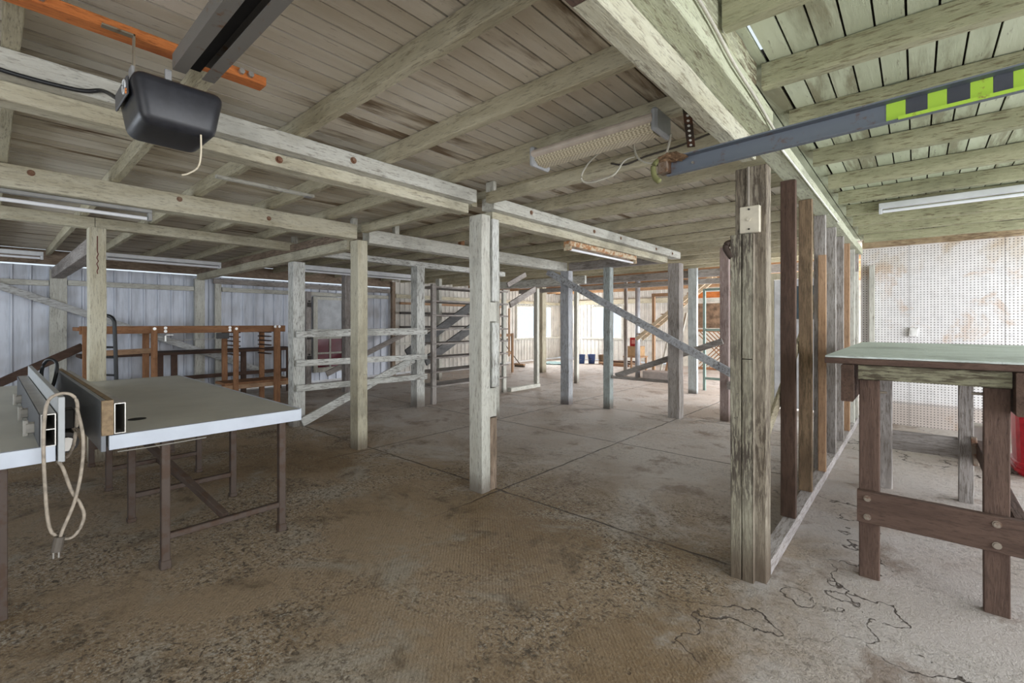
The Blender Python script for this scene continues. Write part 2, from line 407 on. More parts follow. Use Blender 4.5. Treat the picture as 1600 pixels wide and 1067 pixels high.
# ------------------------------------------------------------------ joists
jy = [-1.75, -1.15, -.56, .04, .62, 1.165, 1.75, 2.33, 2.93, 3.51, 4.08, 4.78, 5.48, 6.1, 6.75, 7.35, 7.95, 8.6, 9.2, 9.85, 10.5, 11.15, 11.8, 12.5, 13.2, 13.9, 14.45]
vis = 0
for i, y in enumerate(jy):
    bm = timber(B(), (XL + .1, y + .025, 2.525), (-.70, y + .025, 2.525), .05, .105, jit=.003, seg=30)
    m = joistmat('X') if y < 9.5 else wood((.48, .30, .17), (.36, .21, .11), (.16, .09, .05), 'X', .6, .55)
    j = obj('ceiling_joist', bm, m)
    if y < 0: lab = 'whitewashed ceiling joist over the garage-door motor, %s of three before it' % ORD[i]
    else:
        lab = '%s ceiling joist, %s back counted from the black garage motor' % ('bare brown' if y > 9.5 else 'whitewashed', ORD[vis]); vis += 1
    tag(j, lab, 'joist', 'ceiling joists of the main room', 'thing')
ry = [-.55, .1, .75, 1.25, 1.755, 2.32, 2.93, 3.70, 4.42, 5.05, 5.68, 6.33, 6.95, 7.72]
vis = 0
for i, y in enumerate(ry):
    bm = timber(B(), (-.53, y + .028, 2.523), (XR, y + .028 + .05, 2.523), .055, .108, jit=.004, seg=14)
    j = obj('ceiling_joist', bm, leaf_lit_joist('X'))
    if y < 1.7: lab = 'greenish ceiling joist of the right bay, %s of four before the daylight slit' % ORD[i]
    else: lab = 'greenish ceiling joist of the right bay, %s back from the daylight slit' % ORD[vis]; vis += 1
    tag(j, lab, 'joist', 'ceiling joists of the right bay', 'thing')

# ------------------------------------------------------------------ bearers (the big beams)
def bolts(root, pts, axis=(1, 0, 0), r=.014):
    for p in pts:
        bm = disc(B(), p, axis, r, .012, 6); disc(bm, Vector(p) - Vector(axis) * .006, axis, r * 1.5, .005, 12)
        obj('bolt', bm, rusty('rust_bolt', (.24, .15, .10), (.16, .07, .035), .7, .2), root)['label'] = 'rusty bolt head'
def bearer(label, parts, bl=(), axis=(1, 0, 0)):
    xs = parts[0][0]; root = thing('timber_bearer', label, 'beam', (xs[0], xs[2], xs[4]))
    root['kind'] = 'thing'
    for (x0, x1, y0, y1, z0, z1), m, nm in parts:
        c = ((x0 + x1) / 2, (y0 + y1) / 2, (z0 + z1) / 2)
        if x1 - x0 > y1 - y0: bm = timber(B(), (x0, c[1], c[2]), (x1, c[1], c[2]), y1 - y0, z1 - z0, jit=.002)
        else: bm = timber(B(), (c[0], y0, c[2]), (c[0], y1, c[2]), x1 - x0, z1 - z0, jit=.002)
        obj(nm, bm, m, root)
    bolts(root, bl, axis)
    return root
bearer('doubled white beam from the garage motor to the centre post', [((-2.80, -2.66, -2.5, 2.60, 2.368, 2.468), white('Y'), 'upper_timber'), ((-2.85, -2.735, -2.5, 2.58, 2.29, 2.366), cream('Y'), 'lower_timber')],
       [(-2.655, 1.52, 2.42), (-2.655, -.5, 2.42), (-2.73, 1.1, 2.33)])
bearer('doubled white beam running from the centre post towards the far posts', [((-2.80, -2.66, 2.80, 6.86, 2.355, 2.455), white('Y'), 'upper_timber'), ((-2.85, -2.735, 2.86, 6.56, 2.275, 2.353), cream('Y'), 'lower_timber')],
       [(-2.655, 3.3, 2.41), (-2.655, 4.4, 2.40), (-2.655, 5.0, 2.41), (-2.655, 6.0, 2.40), (-2.655, 6.55, 2.40)])
bearer('cream beam with one bolt ending at the second post', [((-4.72, -4.58, -2.5, 2.66, 2.312, 2.468), cream('Y'), 'timber')], [(-4.575, .2, 2.43), (-4.575, 1.05, 2.42), (-4.575, 1.75, 2.38)])
bearer('white beam from the second post towards the long diagonal brace', [((-4.72, -4.58, 2.81, 6.68, 2.287, 2.44), white('Y'), 'timber')])
bearer('thin cream beam above the post behind the saw tables', [((-6.36, -6.26, -2.5, .72, 2.355, 2.468), cream('Y'), 'timber'), ((-6.36, -6.26, .724, 2.72, 2.36, 2.468), cream('Y'), 'timber')])
bearer('flaking white beam over the white railing', [((-6.34, -6.24, 2.76, 6.9, 2.33, 2.42), flaky('Y'), 'timber')])
bearer('short cross beam between centre post and second post', [((-4.56, -2.82, 2.70, 2.76, 2.385, 2.468), joistmat('X'), 'timber')])
bearer('cross beam from centre post to heavy doorway post', [((-2.655, -.72, 2.70, 2.76, 2.385, 2.468), joistmat('X'), 'timber')])
bearer('doubled cross beam from second post to the steel wall', [((-10.4, -4.80, 2.66, 2.78, 2.335, 2.43), bare('X'), 'upper_timber'), ((-10.4, -4.80, 2.66, 2.76, 2.22, 2.333), cream('X'), 'lower_timber')])
bearer('grey cross beam from the post behind the saw tables to the steel wall', [((-10.4, -6.39, .68, .82, 2.11, 2.27), greywood('X'), 'timber')])
bearer('grey cross beam above the far post row', [((-7.9, -.75, 9.24, 9.38, 2.30, 2.44), greywood('X'), 'upper_timber'), ((-7.9, -.75, 9.27, 9.36, 2.16, 2.26), greywood('X'), 'lower_timber')])
bearer('grey cross beam over the end of the long diagonal brace', [((-4.56, -2.86, 6.70, 6.80, 2.30, 2.44), greywood('X'), 'timber')])
bearer('green-white doubled beam above the doorway post', [((-.70, -.545, -2.5, 2.62, 2.355, 2.468), wood((.52, .54, .40), (.43, .45, .31), DIRT, 'Y', .7, .55), 'upper_timber'), ((-.705, -.633, 1.05, 2.66, 2.255, 2.353), wood((.54, .53, .42), (.44, .42, .31), DIRT, 'Y', .7, .55), 'lower_timber'), ((-.705, -.633, -2.5, 1.048, 2.255, 2.353), brown('Y'), 'lower_timber')])
bearer('cream plank hanging under the far joists', [((-8.4, -5.6, 8.86, 8.93, 2.28, 2.46), flaky('X'), 'timber')])

# ------------------------------------------------------------------ posts
def post(label, x0, x1, y0, y1, z1, m, extra=()):
    root = thing('timber_post', label, 'post', ((x0 + x1) / 2, (y0 + y1) / 2, 0))
    root['kind'] = 'thing'
    bm = timber(B(), ((x0 + x1) / 2, (y0 + y1) / 2, 0), ((x0 + x1) / 2, (y0 + y1) / 2, z1), y1 - y0, x1 - x0, up=(1, 0, 0), jit=.0038)
    # timber(): 'up' axis carries h
    obj('shaft', bm, m, root)
    for nm, b, mm in extra:
        obj(nm, box(B(), *b, .003), mm, root)
    return root
wz = white('Z', .25); fz = flaky('Z', .25); cz = cream('Z', .25)
post('white centre post with packing boards, nearest in the room', -2.815, -2.665, 2.665, 2.765, 2.288, wz,
     [('packing_board', (-2.76, -2.665, 2.79, 2.87, 1.58, 2.272), fz), ('packing_board', (-2.76, -2.665, 2.79, 2.87, .86, 1.40), fz),
      ('packing_block', (-2.745, -2.675, 2.767, 2.85, 1.41, 1.57), wz), ('packing_block', (-2.74, -2.67, 2.767, 2.85, 0.0, .60), bare('Z')), ('packing_block', (-2.745, -2.675, 2.767, 2.85, .61, .85), wz)])
post('square cream post standing in front of the white railing', -4.76, -4.60, 2.68, 2.80, 2.308, cz)
post('cream post behind the saw table with a squiggly scratch', -6.36, -6.19, .67, .80, 2.353, cz)
post('flaking white post at the near end of the white railing', -6.42, -6.26, 2.70, 2.86, 2.217, fz)
post('flaking white post at the far end of the white railing', -6.36, -6.19, 4.68, 4.84, 2.328, fz)
post('slim white post seen just past the centre post', -4.70, -4.60, 4.87, 4.97, 2.283, wz)
post('blue-grey post under the upper end of the long diagonal brace', -4.62, -4.45, 6.53, 6.66, 2.283, wood((.50, .52, .55), (.38, .39, .42), DIRT, 'Z', .7, .55, low=.2))
post('thin greenish post crossed by the long diagonal brace', -3.84, -3.72, 6.63, 6.75, 2.297, wood((.42, .47, .46), (.34, .38, .38), DIRT, 'Z', .7, .53, low=.2))
post('rough grey post at the end of the doubled white beam', -2.76, -2.59, 6.63, 6.79, 2.27, greywood('Z'))
post('slim rough purple-grey post beside the heavy doorway post', -2.11, -1.99, 6.62 + .28, 6.98, 2.47, wood((.40, .32, .30), (.30, .23, .21), (.14, .09, .08), 'Z', .6, .5, low=.2))
post('broad pale blue post in the far row', -3.40, -3.23, 9.16, 9.234, 2.47, wood((.54, .59, .60), (.44, .48, .49), DIRT, 'Z', .6, .57, low=.1))
post('white post behind the blue-grey post, next to the bright window', -5.95, -5.86, 8.94, 9.03, 2.47, wz)
post('cream post in front of the left window', -8.02, -7.84, 10.22, 10.4, 2.47, cz)
post('slim grey post left of the steel pipe', -5.80, -5.72, 11.08, 11.14, 2.47, greywood('Z'))
post('white corner post of the tall shelf rack, far side', -8.86, -8.72, 7.25, 7.34, 2.47, wz)
post('brown post in front of the four-pane red sash', -8.72, -8.58, 4.72, 4.86, 2.47, greywood('Z'))
post('white post against the steel wall under the near cross beam', -10.49, -10.40, .66, .86, 2.25, wz)
post('knotty white post against the steel wall under the far cross beam', -10.49, -10.38, 2.63, 2.79, 2.25, wz)
post('slim white stud beside the knotty post on the steel wall', -10.49, -10.43, 2.98, 3.09, 2.25, wz)
post('rough dark post where steel wall meets cream wall', -10.47, -10.37, 7.04, 7.14, 2.47, bare('Z'))
bm = tube(B(), [(-5.37, 11.0, 0), (-5.37, 11.0, 2.47)], .062, 16)
tag(obj('steel_pipe_post', bm, plain('galvanised', (.52, .55, .60), .45, .4), None, True), 'smooth grey steel pipe post beside the red box', 'post', None, 'thing')

P3_ = [o for o in bpy.data.objects if o.get('label', '').endswith('squiggly scratch')][0]
obj('scratch', tube(B(), smooth_pts([(-6.187, .732, 2.27), (-6.187, .732, 2.12), (-6.187, .738, 2.09), (-6.187, .728, 2.05), (-6.187, .738, 2.02), (-6.187, .728, 1.99), (-6.187, .738, 1.95), (-6.187, .73, 1.92), (-6.187, .733, 1.89)]), .004, 6), plain('red_brown_mark', (.14, .04, .03), .8), P3_)
# heavy doorway post at the right
root = thing('doorway_post', 'heavy flaking doorway post of several timbers with a switch box', 'post', (-.68, 2.76, 0)); root['kind'] = 'thing'
gz = wood((.33, .29, .23), (.22, .185, .14), (.08, .06, .045), 'Z', .9, .48, low=.3)
obj('shaft', timber(B(), (-.655, 2.80, 0), (-.655, 2.80, 2.25), .10, .105, up=(1, 0, 0), jit=.002), gz, root)
obj('shaft', timber(B(), (-.735, 2.80, 0), (-.735, 2.80, 2.25), .09, .05, up=(1, 0, 0)), gz, root)
pz = wood((.38, .36, .28), (.27, .245, .185), (.07, .055, .045), 'Z', 1., .46, low=.3)
obj('cover_board', timber(B(), (-.745, 2.728, 0), (-.745, 2.728, 1.88), .045, .055, up=(1, 0, 0)), pz, root)
obj('cover_board', timber(B(), (-.687, 2.728, 0), (-.687, 2.728, 1.20), .045, .052, up=(1, 0, 0)), pz, root)
obj('cover_board', timber(B(), (-.687, 2.728, 1.205), (-.687, 2.728, 1.88), .045, .052, up=(1, 0, 0)), pz, root)
obj('edge_strip', box(B(), -.660, -.656, 2.705, 2.745, 0, 1.88, .001), gz, root)
sw = thing('switch_box', 'cream switch plate on the doorway post', 'switch', (-.675, 2.72, 1.885))
obj('plate', box(B(), -.728, -.628, 2.715, 2.746, 1.885, 2.03, .004), plain('cream_plastic', (.62, .57, .46), .45), sw)
obj('screw', disc(disc(B(), (-.68, 2.713, 2.012), (0, 1, 0), .005, .006), (-.68, 2.713, 1.905), (0, 1, 0), .005, .006), plain('dark_screw', (.04, .035, .03)), sw)
obj('toggle', disc(B(), (-.68, 2.712, 1.958), (0, 1, 0), .010, .012), plain('cream_plastic', (.62, .57, .46), .45), sw)
tag(obj('iron_hook', tube(B(), smooth_pts([(-.765, 2.73, 1.845), (-.79, 2.72, 1.838), (-.798, 2.715, 1.815), (-.782, 2.715, 1.785), (-.766, 2.72, 1.76)]), .018), plain('dark_iron', (.06, .04, .03), .7), None, True), 'rusty iron hook on the left side of the doorway post', 'hook')
tag(obj('conduit', tube(B(), [(-.69, 2.745, 2.03), (-.69, 2.745, 2.25)], .007), plain('grey_conduit', (.35, .31, .26), .6)), 'thin conduit running up from the switch plate', 'conduit')

# stud frame along the right bay
sf = thing('stud_frame', 'open timber stud frame dividing the right bay from the main room', 'frame', (-.64, 5.5, 0)); sf['kind'] = 'thing'
obj('top_plate', timber(B(), (-.63, 2.72, 2.41), (-.63, 8.2, 2.41), .11, .09), wood((.54, .56, .43), (.46, .47, .35), DIRT, 'Y', .6, .56), sf)
obj('bottom_plate', timber(B(), (-.645, 2.86, .04), (-.645, 8.2, .04), .08, .08), wood((.50, .47, .46), (.38, .35, .34), (.16, .12, .09), 'Y', .7, .52), sf)
studs = [(3.62, brown('Z'), 'dark brown stud'), (4.27, wood((.26, .18, .11), (.18, .12, .075), (.07, .05, .03), 'Z', .6, .5), 'rough mid-brown stud'), (4.98, greywood('Z'), 'grey stud behind the tan batten'),
         (5.68, greywood('Z'), 'rough grey stud'), (6.34, greywood('Z'), 'saw-marked grey stud'), (6.95, tan('Z'), 'tan stud'), (7.55, white('Z'), 'white stud'), (8.1, greywood('Z'), 'grey stud at the pegboard')]
for y, m, lab in studs:
    o = obj('stud', timber(B(), (-.655, y - .02, .082), (-.655, y - .02, 2.363), .045, .09, up=(1, 0, 0)), m, sf); o['label'] = lab
obj('batten', timber(B(), (-.63, 4.90, .082), (-.63, 4.90, 2.0), .035, .06, up=(1, 0, 0)), tan('Z'), sf)['label'] = 'tan batten'
obj('batten', timber(B(), (-.63, 7.90, .082), (-.63, 7.90, 2.1), .03, .06, up=(1, 0, 0)), white('Z'), sf)['label'] = 'white batten'
obj('diagonal_brace', timber(B(), (-.715, 2.90, .52), (-.715, 5.9, 2.02), .022, .09, up=(0, 0, 1)), wood((.55, .50, .36), (.42, .36, .25), DIRT, 'Y', .6, .55), sf)
tag(obj('conduit', tube(B(), [(-.564, 2.75, 2.365), (-.564, 5.4, 2.365)], .006), plain('white_conduit', (.75, .75, .68), .5)), 'thin white conduit under the top plate of the stud frame', 'conduit')
tag(obj('timber_offcut', box(B(), -.50, -.44, 8.17, 8.26, 0, 2.2, .003), white('Z')), 'slim white upright against the pegboard corner', 'upright')

# white half-glazed door seen through the studs
d = thing('door_1', 'white half-glazed door seen between the doorway post and studs', 'door', (-1.42, 8.5, 0)); d['kind'] = 'structure'
bm = B(); box(bm, -1.85, -1.75, 8.46, 8.54, 0, 2.1); box(bm, -1.0, -.9, 8.46, 8.54, 0, 2.1); box(bm, -1.85, -.9, 8.46, 8.54, 2.1, 2.2)
obj('door_frame', bm, cream('Z'), d)
bm = B()
for k in range(6): box(bm, -1.745 + k * .124, -1.745 + k * .124 + .121, 8.48, 8.52, .03, 1.45, .004)
box(bm, -1.745, -1.64, 8.475, 8.525, 1.452, 2.09); box(bm, -1.11, -1.005, 8.475, 8.525, 1.452, 2.09); box(bm, -1.638, -1.112, 8.475, 8.525, 1.98, 2.09)
leaf = obj('door_leaf', bm, plain('white_gloss', (.68, .70, .74), .45), d)
obj('door_pane', box(B(), -1.638, -1.112, 8.49, 8.51, 1.452, 1.98, 0), plain('dim_glass', (.07, .10, .12), .12, 0, .7), leaf)

# ------------------------------------------------------------------ braces
def brace(label, p0, p1, w, h, m, name='diagonal_brace'):
    return tag(obj(name, timber(B(), p0, p1, w, h, jit=.002), m), label, 'brace', None, 'thing')
bl = wood((.50, .52, .54), (.38, .39, .42), (.12, .10, .09), 'D', .8, .53)
brace('long flaking diagonal brace crossing the far post row', (-4.86, 6.485, 2.29), (-1.84, 6.575, .71), .035, .11, bl)
brace('low grey brace rising from the thin greenish post', (-3.70, 6.80, .53), (-2.05, 6.82, 1.14), .04, .085, greywood('X'))
tag(obj('floor_rail', timber(B(), (-3.71, 6.69, .52), (-2.765, 6.69, .52), .04, .045), greywood('X')), 'thin low rail between thin greenish post and rough grey post', 'rail')
tag(obj('timber_offcut', box(B(), -1.985, -1.93, 6.80, 6.88, .47, .58), greywood('Y')), 'small block fixed to the slim purple-grey post', 'block')
brace('white diagonal brace across the steel wall', (-10.36, -.3, 2.13), (-10.36, 4.4, .14), .03, .11, wood((.60, .61, .60), (.46, .46, .45), (.14, .12, .1), 'Y', .8, .54))
brace('dark plank leaning behind the saw tables', (-9.2, -.85, .06), (-9.2, .93, 1.05), .05, .11, brown('Y'), 'leaning_plank')
brace('weathered brace in front of the wall right of the red sash', (-9.9, 5.0, .25), (-9.9, 7.6, 1.32), .04, .12, greywood('Y'))
# girts on the steel wall
tag(obj('wall_girt', timber(B(), (-10.44, -2.5, 2.03), (-10.44, .65, 2.03), .06, .085), white('Y')), 'white wall rail at the top of the steel sheet, left of its post', 'rail')
tag(obj('wall_girt', timber(B(), (-10.44, .87, 2.05), (-10.44, 2.62, 2.05), .06, .085), white('Y')), 'white wall rail between the two steel-wall posts', 'rail')
tag(obj('wall_girt', timber(B(), (-10.44, 3.10, 2.06), (-10.44, 6.95, 2.06), .06, .085), white('Y')), 'white wall rail to the right of the knotty post', 'rail')
tag(obj('wall_girt', timber(B(), (-10.44, 2.95, 2.22), (-10.44, 7.0, 2.22), .06, .10), greywood('Y')), 'grey wall plate above the red sash', 'rail')

# frame beyond the shelf rack
fr = thing('braced_upright', 'light post, sill and braces just past the tall shelf rack', 'frame', (-6.2, 7.4, 0))
obj('upright', timber(B(), (-6.2, 7.87, .09), (-6.2, 7.87, 2.14), .08, .10, up=(1, 0, 0)), white('Z'), fr)
obj('sill', timber(B(), (-6.2, 6.98, .04), (-6.2, 7.93, .04), .11, .08), white('Y'), fr)
obj('brace', timber(B(), (-6.2, 7.0, 1.76), (-6.2, 7.83, 2.13), .04, .12), greywood('Y'), fr)
obj('brace', timber(B(), (-6.29, 7.02, 2.17), (-6.29, 7.6, 2.43), .04, .10), greywood('Y'), fr)

# ------------------------------------------------------------------ white railing between two posts
rl = thing('post_railing', 'flaking white three-board railing with a diagonal brace', 'railing', (-6.2, 3.8, .45))
obj('rail', timber(B(), (-6.17, 2.70, 1.243), (-6.17, 4.86, 1.243), .035, .08), flaky('Y'), rl)
obj('rail', timber(B(), (-6.17, 2.70, .86), (-6.17, 4.86, .83), .035, .085), flaky('Y'), rl)
obj('rail', timber(B(), (-6.17, 2.70, .527), (-6.17, 4.86, .50), .035, .085), flaky('Y'), rl)
obj('ledge', timber(B(), (-6.215, 2.90, 1.298), (-6.22, 4.66, 1.298), .12, .022), flaky('Y'), rl)
obj('brace', timber(B(), (-6.225, 2.80, .055), (-6.225, 4.64, .80), .035, .12), flaky('Y'), rl)

# ------------------------------------------------------------------ tall open shelf rack
rk = thing('shelf_rack', 'tall dark rack of eight thin shelves behind the centre post', 'shelving', (-6.4, 5.95, 0))
for x in (-6.58, -6.24):
    for y in (5.06, 6.86):
        obj('upright', timber(B(), (x, y, 0), (x, y, 2.06), .09, .06, up=(1, 0, 0)), white('Z', .1) if y > 6 else greywood('Z'), rk)
for k in range(8):
    z = .30 + k * .245
    obj('shelf', timber(B(), (-6.41, 5.0, z), (-6.41, 6.94, z + random.uniform(-.01, .01)), .44, .028), greywood('Y'), rk)
bm = B()  # dark panels imitate the shade in the gaps between shelves
for k in range(8): box(bm, -6.32, -6.30, 6.2, 6.80, .33 + k * .245, .33 + k * .245 + .17, 0)
obj('gap_shade', bm, plain('dark_gap', (.035, .045, .055), .7), rk)['label'] = 'dark panels put in as shade between shelves'
# loose material behind the rack against the cream wall
def stick(label, p0, p1, w, h, m, name='loose_plank'):
    return tag(obj(name, timber(B(), p0, p1, w, h), m), label, 'plank', None, 'thing')
stick('dark stair stringer sloping behind the shelf rack, upper one', (-8.3, 6.0, .72), (-8.3, 8.6, 2.2), .05, .2, wood((.15, .15, .15), (.1, .1, .1), (.05, .05, .05), 'Y', .5, .5))
stick('dark stair stringer sloping behind the shelf rack, lower one', (-8.05, 6.3, .55), (-8.05, 8.6, 1.75), .05, .2, wood((.2, .2, .2), (.13, .13, .13), (.05, .05, .05), 'Y', .5, .5))
for k, (z, lab) in enumerate(((1.92, 'pale horizontal batten on the cream wall, top one'), (1.66, 'dark rail with a black clamp on the cream wall'), (1.28, 'dark thin rail on the cream wall, bottom one'))):
    stick(lab, (-10.40, 7.3, z), (-10.40, 11.5, z), .06, .06 if k != 2 else .05, tan('Y') if k == 0 else plain('dark_bar', (.035, .03, .028), .6), 'wall_rail')
cr = thing('slatted_crate', 'yellowish slatted crate behind the shelf rack', 'crate', (-8.6, 8.9, 0))
for z in (.55, 1.05): obj('rail', timber(B(), (-8.6, 8.2, z), (-8.6, 9.8, z), .05, .08), tan('Y'), cr)
for k in range(8): obj('slat', timber(B(), (-8.64, 8.25 + k * .21, .45), (-8.64, 8.25 + k * .21, 1.8), .07, .02, up=(1, 0, 0)), tan('Z'), cr)
for y in (8.22, 9.78): obj('leg', timber(B(), (-8.57, y, 0), (-8.57, y, 1.1), .06, .05, up=(1, 0, 0)), tan('Z'), cr)

# four-pane sash leaning on the wall
sh = thing('window_sash', 'white sash with four dark red lower panes against the wall', 'sash', (-10.3, 5.3, .25)); sh['kind'] = 'thing'
bm = B(); X0, X1 = -10.40, -10.35
for a, b, z0, z1 in ((4.92, 5.02, .25, 2.0), (5.62, 5.72, .25, 2.0), (5.02, 5.62, 1.93, 2.0), (5.02, 5.62, 1.02, 1.10), (5.02, 5.62, .25, .36), (5.30, 5.34, .36, 1.02), (5.02, 5.30, .67, .71), (5.34, 5.62, .67, .71)): box(bm, X0, X1, a, b, z0, z1)
obj('sash_frame', bm, white('Z'), sh)
obj('upper_pane', box(B(), -10.385, -10.375, 5.02, 5.62, 1.10, 1.93, 0), plain('grey_board', (.42, .44, .46), .4), sh)['label'] = 'grey upper panel'
bm = B()
for a, b in ((5.02, 5.30), (5.34, 5.62)):
    for z0, z1 in ((.36, .67), (.71, 1.02)): box(bm, -10.385, -10.375, a, b, z0, z1, 0)
obj('lower_panes', bm, plain('red_glass', (.16, .025, .04), .25), sh)['label'] = 'four dark red panes'
hp = post('grey post with three black hinges left of the red sash', -10.36, -10.28, 4.72, 4.84, 2.1, greywood('Z'))
for z in (.55, 1.02, 1.75):
    bm = box(B(), -10.275, -10.262, 4.74, 4.83, z, z + .1); disc(bm, (-10.262, 4.785, z + .13), (1, 0, 0), .022, .01)
    obj('hinge', bm, plain('dark_iron', (.04, .035, .03), .6), hp)

# ------------------------------------------------------------------ timber tool bench along the left
tb = thing('tool_bench', 'long reddish timber bench with slotted tool racks by the steel wall', 'bench', (-8.7, 2.15, 0))
pY, pZ, pX = pine('Y'), pine('Z'), pine('X')
frl = obj('front_rail', timber(B(), (-8.47, .82, 1.295), (-8.47, 3.50, 1.295), .06, .11), pY, tb)
obj('benchtop', box(B(), -9.02, -8.502, .80, 3.42, 1.285, 1.335, .004), pY, tb)
for y, y2 in ((.88, .95), (1.62, 1.62), (2.70, 2.70), (3.35, 3.30)):
    obj('leg', timber(B(), (-8.415, y, 0), (-8.415, y, 1.35), .075 if y < 3 else .10, .045, up=(1, 0, 0)), pZ, tb)
    obj('leg', timber(B(), (-8.96, y2, 0), (-8.96, y2, 1.28), .08, .05, up=(1, 0, 0)), pZ, tb)
for yy, t in ((2.70, 0), (3.30, 1)):
    for k in range(6):
        obj('tool_runner', timber(B(), (-8.93, yy + (.055 if t == 0 else -.055), .86 + k * .075), (-8.44, yy + (.055 if t == 0 else -.055), .86 + k * .075), .05, .02), brown('X'), tb)
obj('lower_shelf', box(B(), -8.93, -8.44, 2.55, 3.60, .37, .41, .004), pX, tb)
obj('shelf_edge', timber(B(), (-8.45, 2.5, .335), (-8.45, 3.62, .335), .03, .07), tan('Y'), tb)
obj('mid_rail', timber(B(), (-8.90, 1.0, .95), (-8.90, 1.75, .97), .03, .08), tan('Y'), tb)
for y, z in ((1.62, 1.31), (1.76, 1.32), (1.76, 1.27), (2.62, 1.32), (2.62, 1.275), (2.70, 1.30), (3.31, 1.33), (3.38, 1.33)):
    obj('washer', disc(B(), (-8.39 if y in (1.62, 2.70, 3.31, 3.38) else -8.438, y, z), (1, 0, 0), .022, .008), plain('zinc', (.7, .7, .68), .4, .6), frl)
obj('vice_bracket', box(box(B(), -8.43, -8.39, 1.74, 1.76, 1.12, 1.22, 0), -8.43, -8.39, 1.74, 1.85, 1.21, 1.22, 0), plain('zinc', (.7, .7, .68), .4, .6), tb)
obj('vice_screw', tube(B(), [(-8.42, 1.74, 1.13), (-8.42, 2.6, 1.15)], .006), plain('zinc', (.7, .7, .68), .4, .6), tb)
obj('vice_jaw', box(B(), -8.436, -8.40, 2.42, 2.60, 1.14, 1.235, .004), plain('dark_iron', (.05, .05, .05), .5), tb)

lb = thing('low_bench', 'dark low bench behind the reddish timber bench', 'bench', (-9.95, 2.6, 0))
obj('benchtop', box(B(), -10.26, -9.66, .95, 4.25, .84, .89, .004), brown('Y'), lb)
for y in (1.1, 1.95, 2.15, 3.25, 4.1):
    obj('leg', timber(B(), (-9.72, y, 0), (-9.72, y, .84), .09, .05, up=(1, 0, 0)), brown('Z'), lb)
for y in (1.1, 4.1): obj('leg', timber(B(), (-10.2, y, 0), (-10.2, y, .84), .09, .05, up=(1, 0, 0)), brown('Z'), lb)
obj('rail', timber(B(), (-9.68, 1.1, .42), (-9.68, 4.1, .44), .03, .07), brown('Y'), lb)

tr = thing('hand_trolley', 'black tubular hand trolley standing behind the cream post', 'trolley', (-7.8, .95, 0))
bk = plain('black_paint', (.02, .022, .025), .4)
obj('frame', tube(B(), smooth_pts([(-7.8, 1.10, .1), (-7.8, 1.105, .7), (-7.8, 1.09, 1.30), (-7.8, 1.08, 1.43), (-7.84, 1.04, 1.485), (-7.95, .98, 1.49), (-8.05, .93, 1.485), (-8.10, .91, 1.43), (-8.10, .91, 1.3), (-8.10, .91, .7), (-8.10, .91, .1)]), .022, 10), bk, tr, True)
for z in (.30, .72, .95, 1.08): obj('crossbar', tube(B(), [(-8.10, .91, z), (-7.8, 1.09, z)], .014), bk, tr)
for x, y in ((-7.77, 1.17), (-8.13, .86)): obj('wheel', disc(B(), (x, y, .11), (.5, .3, 0), .11, .05, 20), bk, tr)
obj('toe_plate', box(B(), -8.05, -7.85, 1.02, 1.20, .01, .03), bk, tr)
# ------------------------------------------------------------------ saw tables
lam = plain('grey_laminate', (.56, .56, .51), .5, var=.12, scale=2)
edge = plain('pale_laminate_edge', (.55, .60, .68), .45, var=.08)
leg_m = rusty('rusty_brown_steel', (.085, .062, .05), (.075, .045, .03), .6, .2)
alu = plain('aluminium', (.50, .48, .44), .35, .8)
chip = plain('chipboard', (.30, .215, .13), .85, var=.4, scale=40)
darkslot = plain('dark_slot', (.012, .012, .012), .8)
st = thing('saw_table', 'grey laminate saw table on rusty steel legs with tall fence', 'table', (-4.5, .95, 0))
obj('tabletop', box(B(), -6.16, -3.152, .415, 1.40, .745, .815, .002), lam, st)
bm = box(B(), -3.150, -3.125, .415, 1.40, .742, .816, .001); box(bm, -6.16, -3.152, 1.402, 1.415, .742, .816, .001)
obj('edge_band', bm, edge, st)['label'] = 'pale edge band'
for x in (-3.22, -4.15, -5.06, -6.03):
    for y in (.67, 1.31):
        bm = timber(B(), (x, y, .02), (x, y, .74), .042, .042, up=(1, 0, 0), ch=.003, jit=0)
        lg = obj('leg', bm, leg_m, st)
        obj('foot', box(B(), x - .026, x + .026, y - .026, y + .026, 0, .05 if x > -3.5 else .03, .004), leg_m, lg)
    obj('stretcher', timber(B(), (x, .69, .18), (x, 1.29, .18), .035, .035, jit=0), leg_m, st)
obj('diagonal_strut', timber(B(), (-4.12, .71, .60), (-3.24, .98, .195), .04, .04, jit=0), leg_m, st)
obj('stretcher', timber(B(), (-4.13, 1.0, .18), (-5.04, 1.0, .18), .03, .03, jit=0), leg_m, st)
obj('wire_rod', tube(B(), smooth_pts([(-3.14, .45, .725), (-3.14, .6, .722), (-3.14, .85, .725)]), .004), alu, st)
obj('fence_panel', box(B(), -5.62, -3.14, .385, .405, .735, 1.0, .002), plain('fence_laminate', (.20, .215, .235), .4, var=.1), st)['label'] = 'dark grey fence panel'
obj('fence_backing', box(box(B(), -3.14, -3.12, .385, .432, .82, 1.0, .001), -5.62, -3.142, .407, .432, .985, 1.0, 0), chip, st)['label'] = 'raw chipboard fence end'
bm = B()
for a, b, c, d in ((.436, .482, .822, .826), (.436, .482, .976, .980), (.436, .44, .826, .976), (.478, .482, .826, .976)): box(bm, -5.6, -3.13, a, b, c, d, 0)
obj('fence_extrusion', bm, alu, st)
obj('dowel_slot', disc(B(), (-3.55, .60, .8165), (0, 0, 1), .045, .002, 20), darkslot, st)

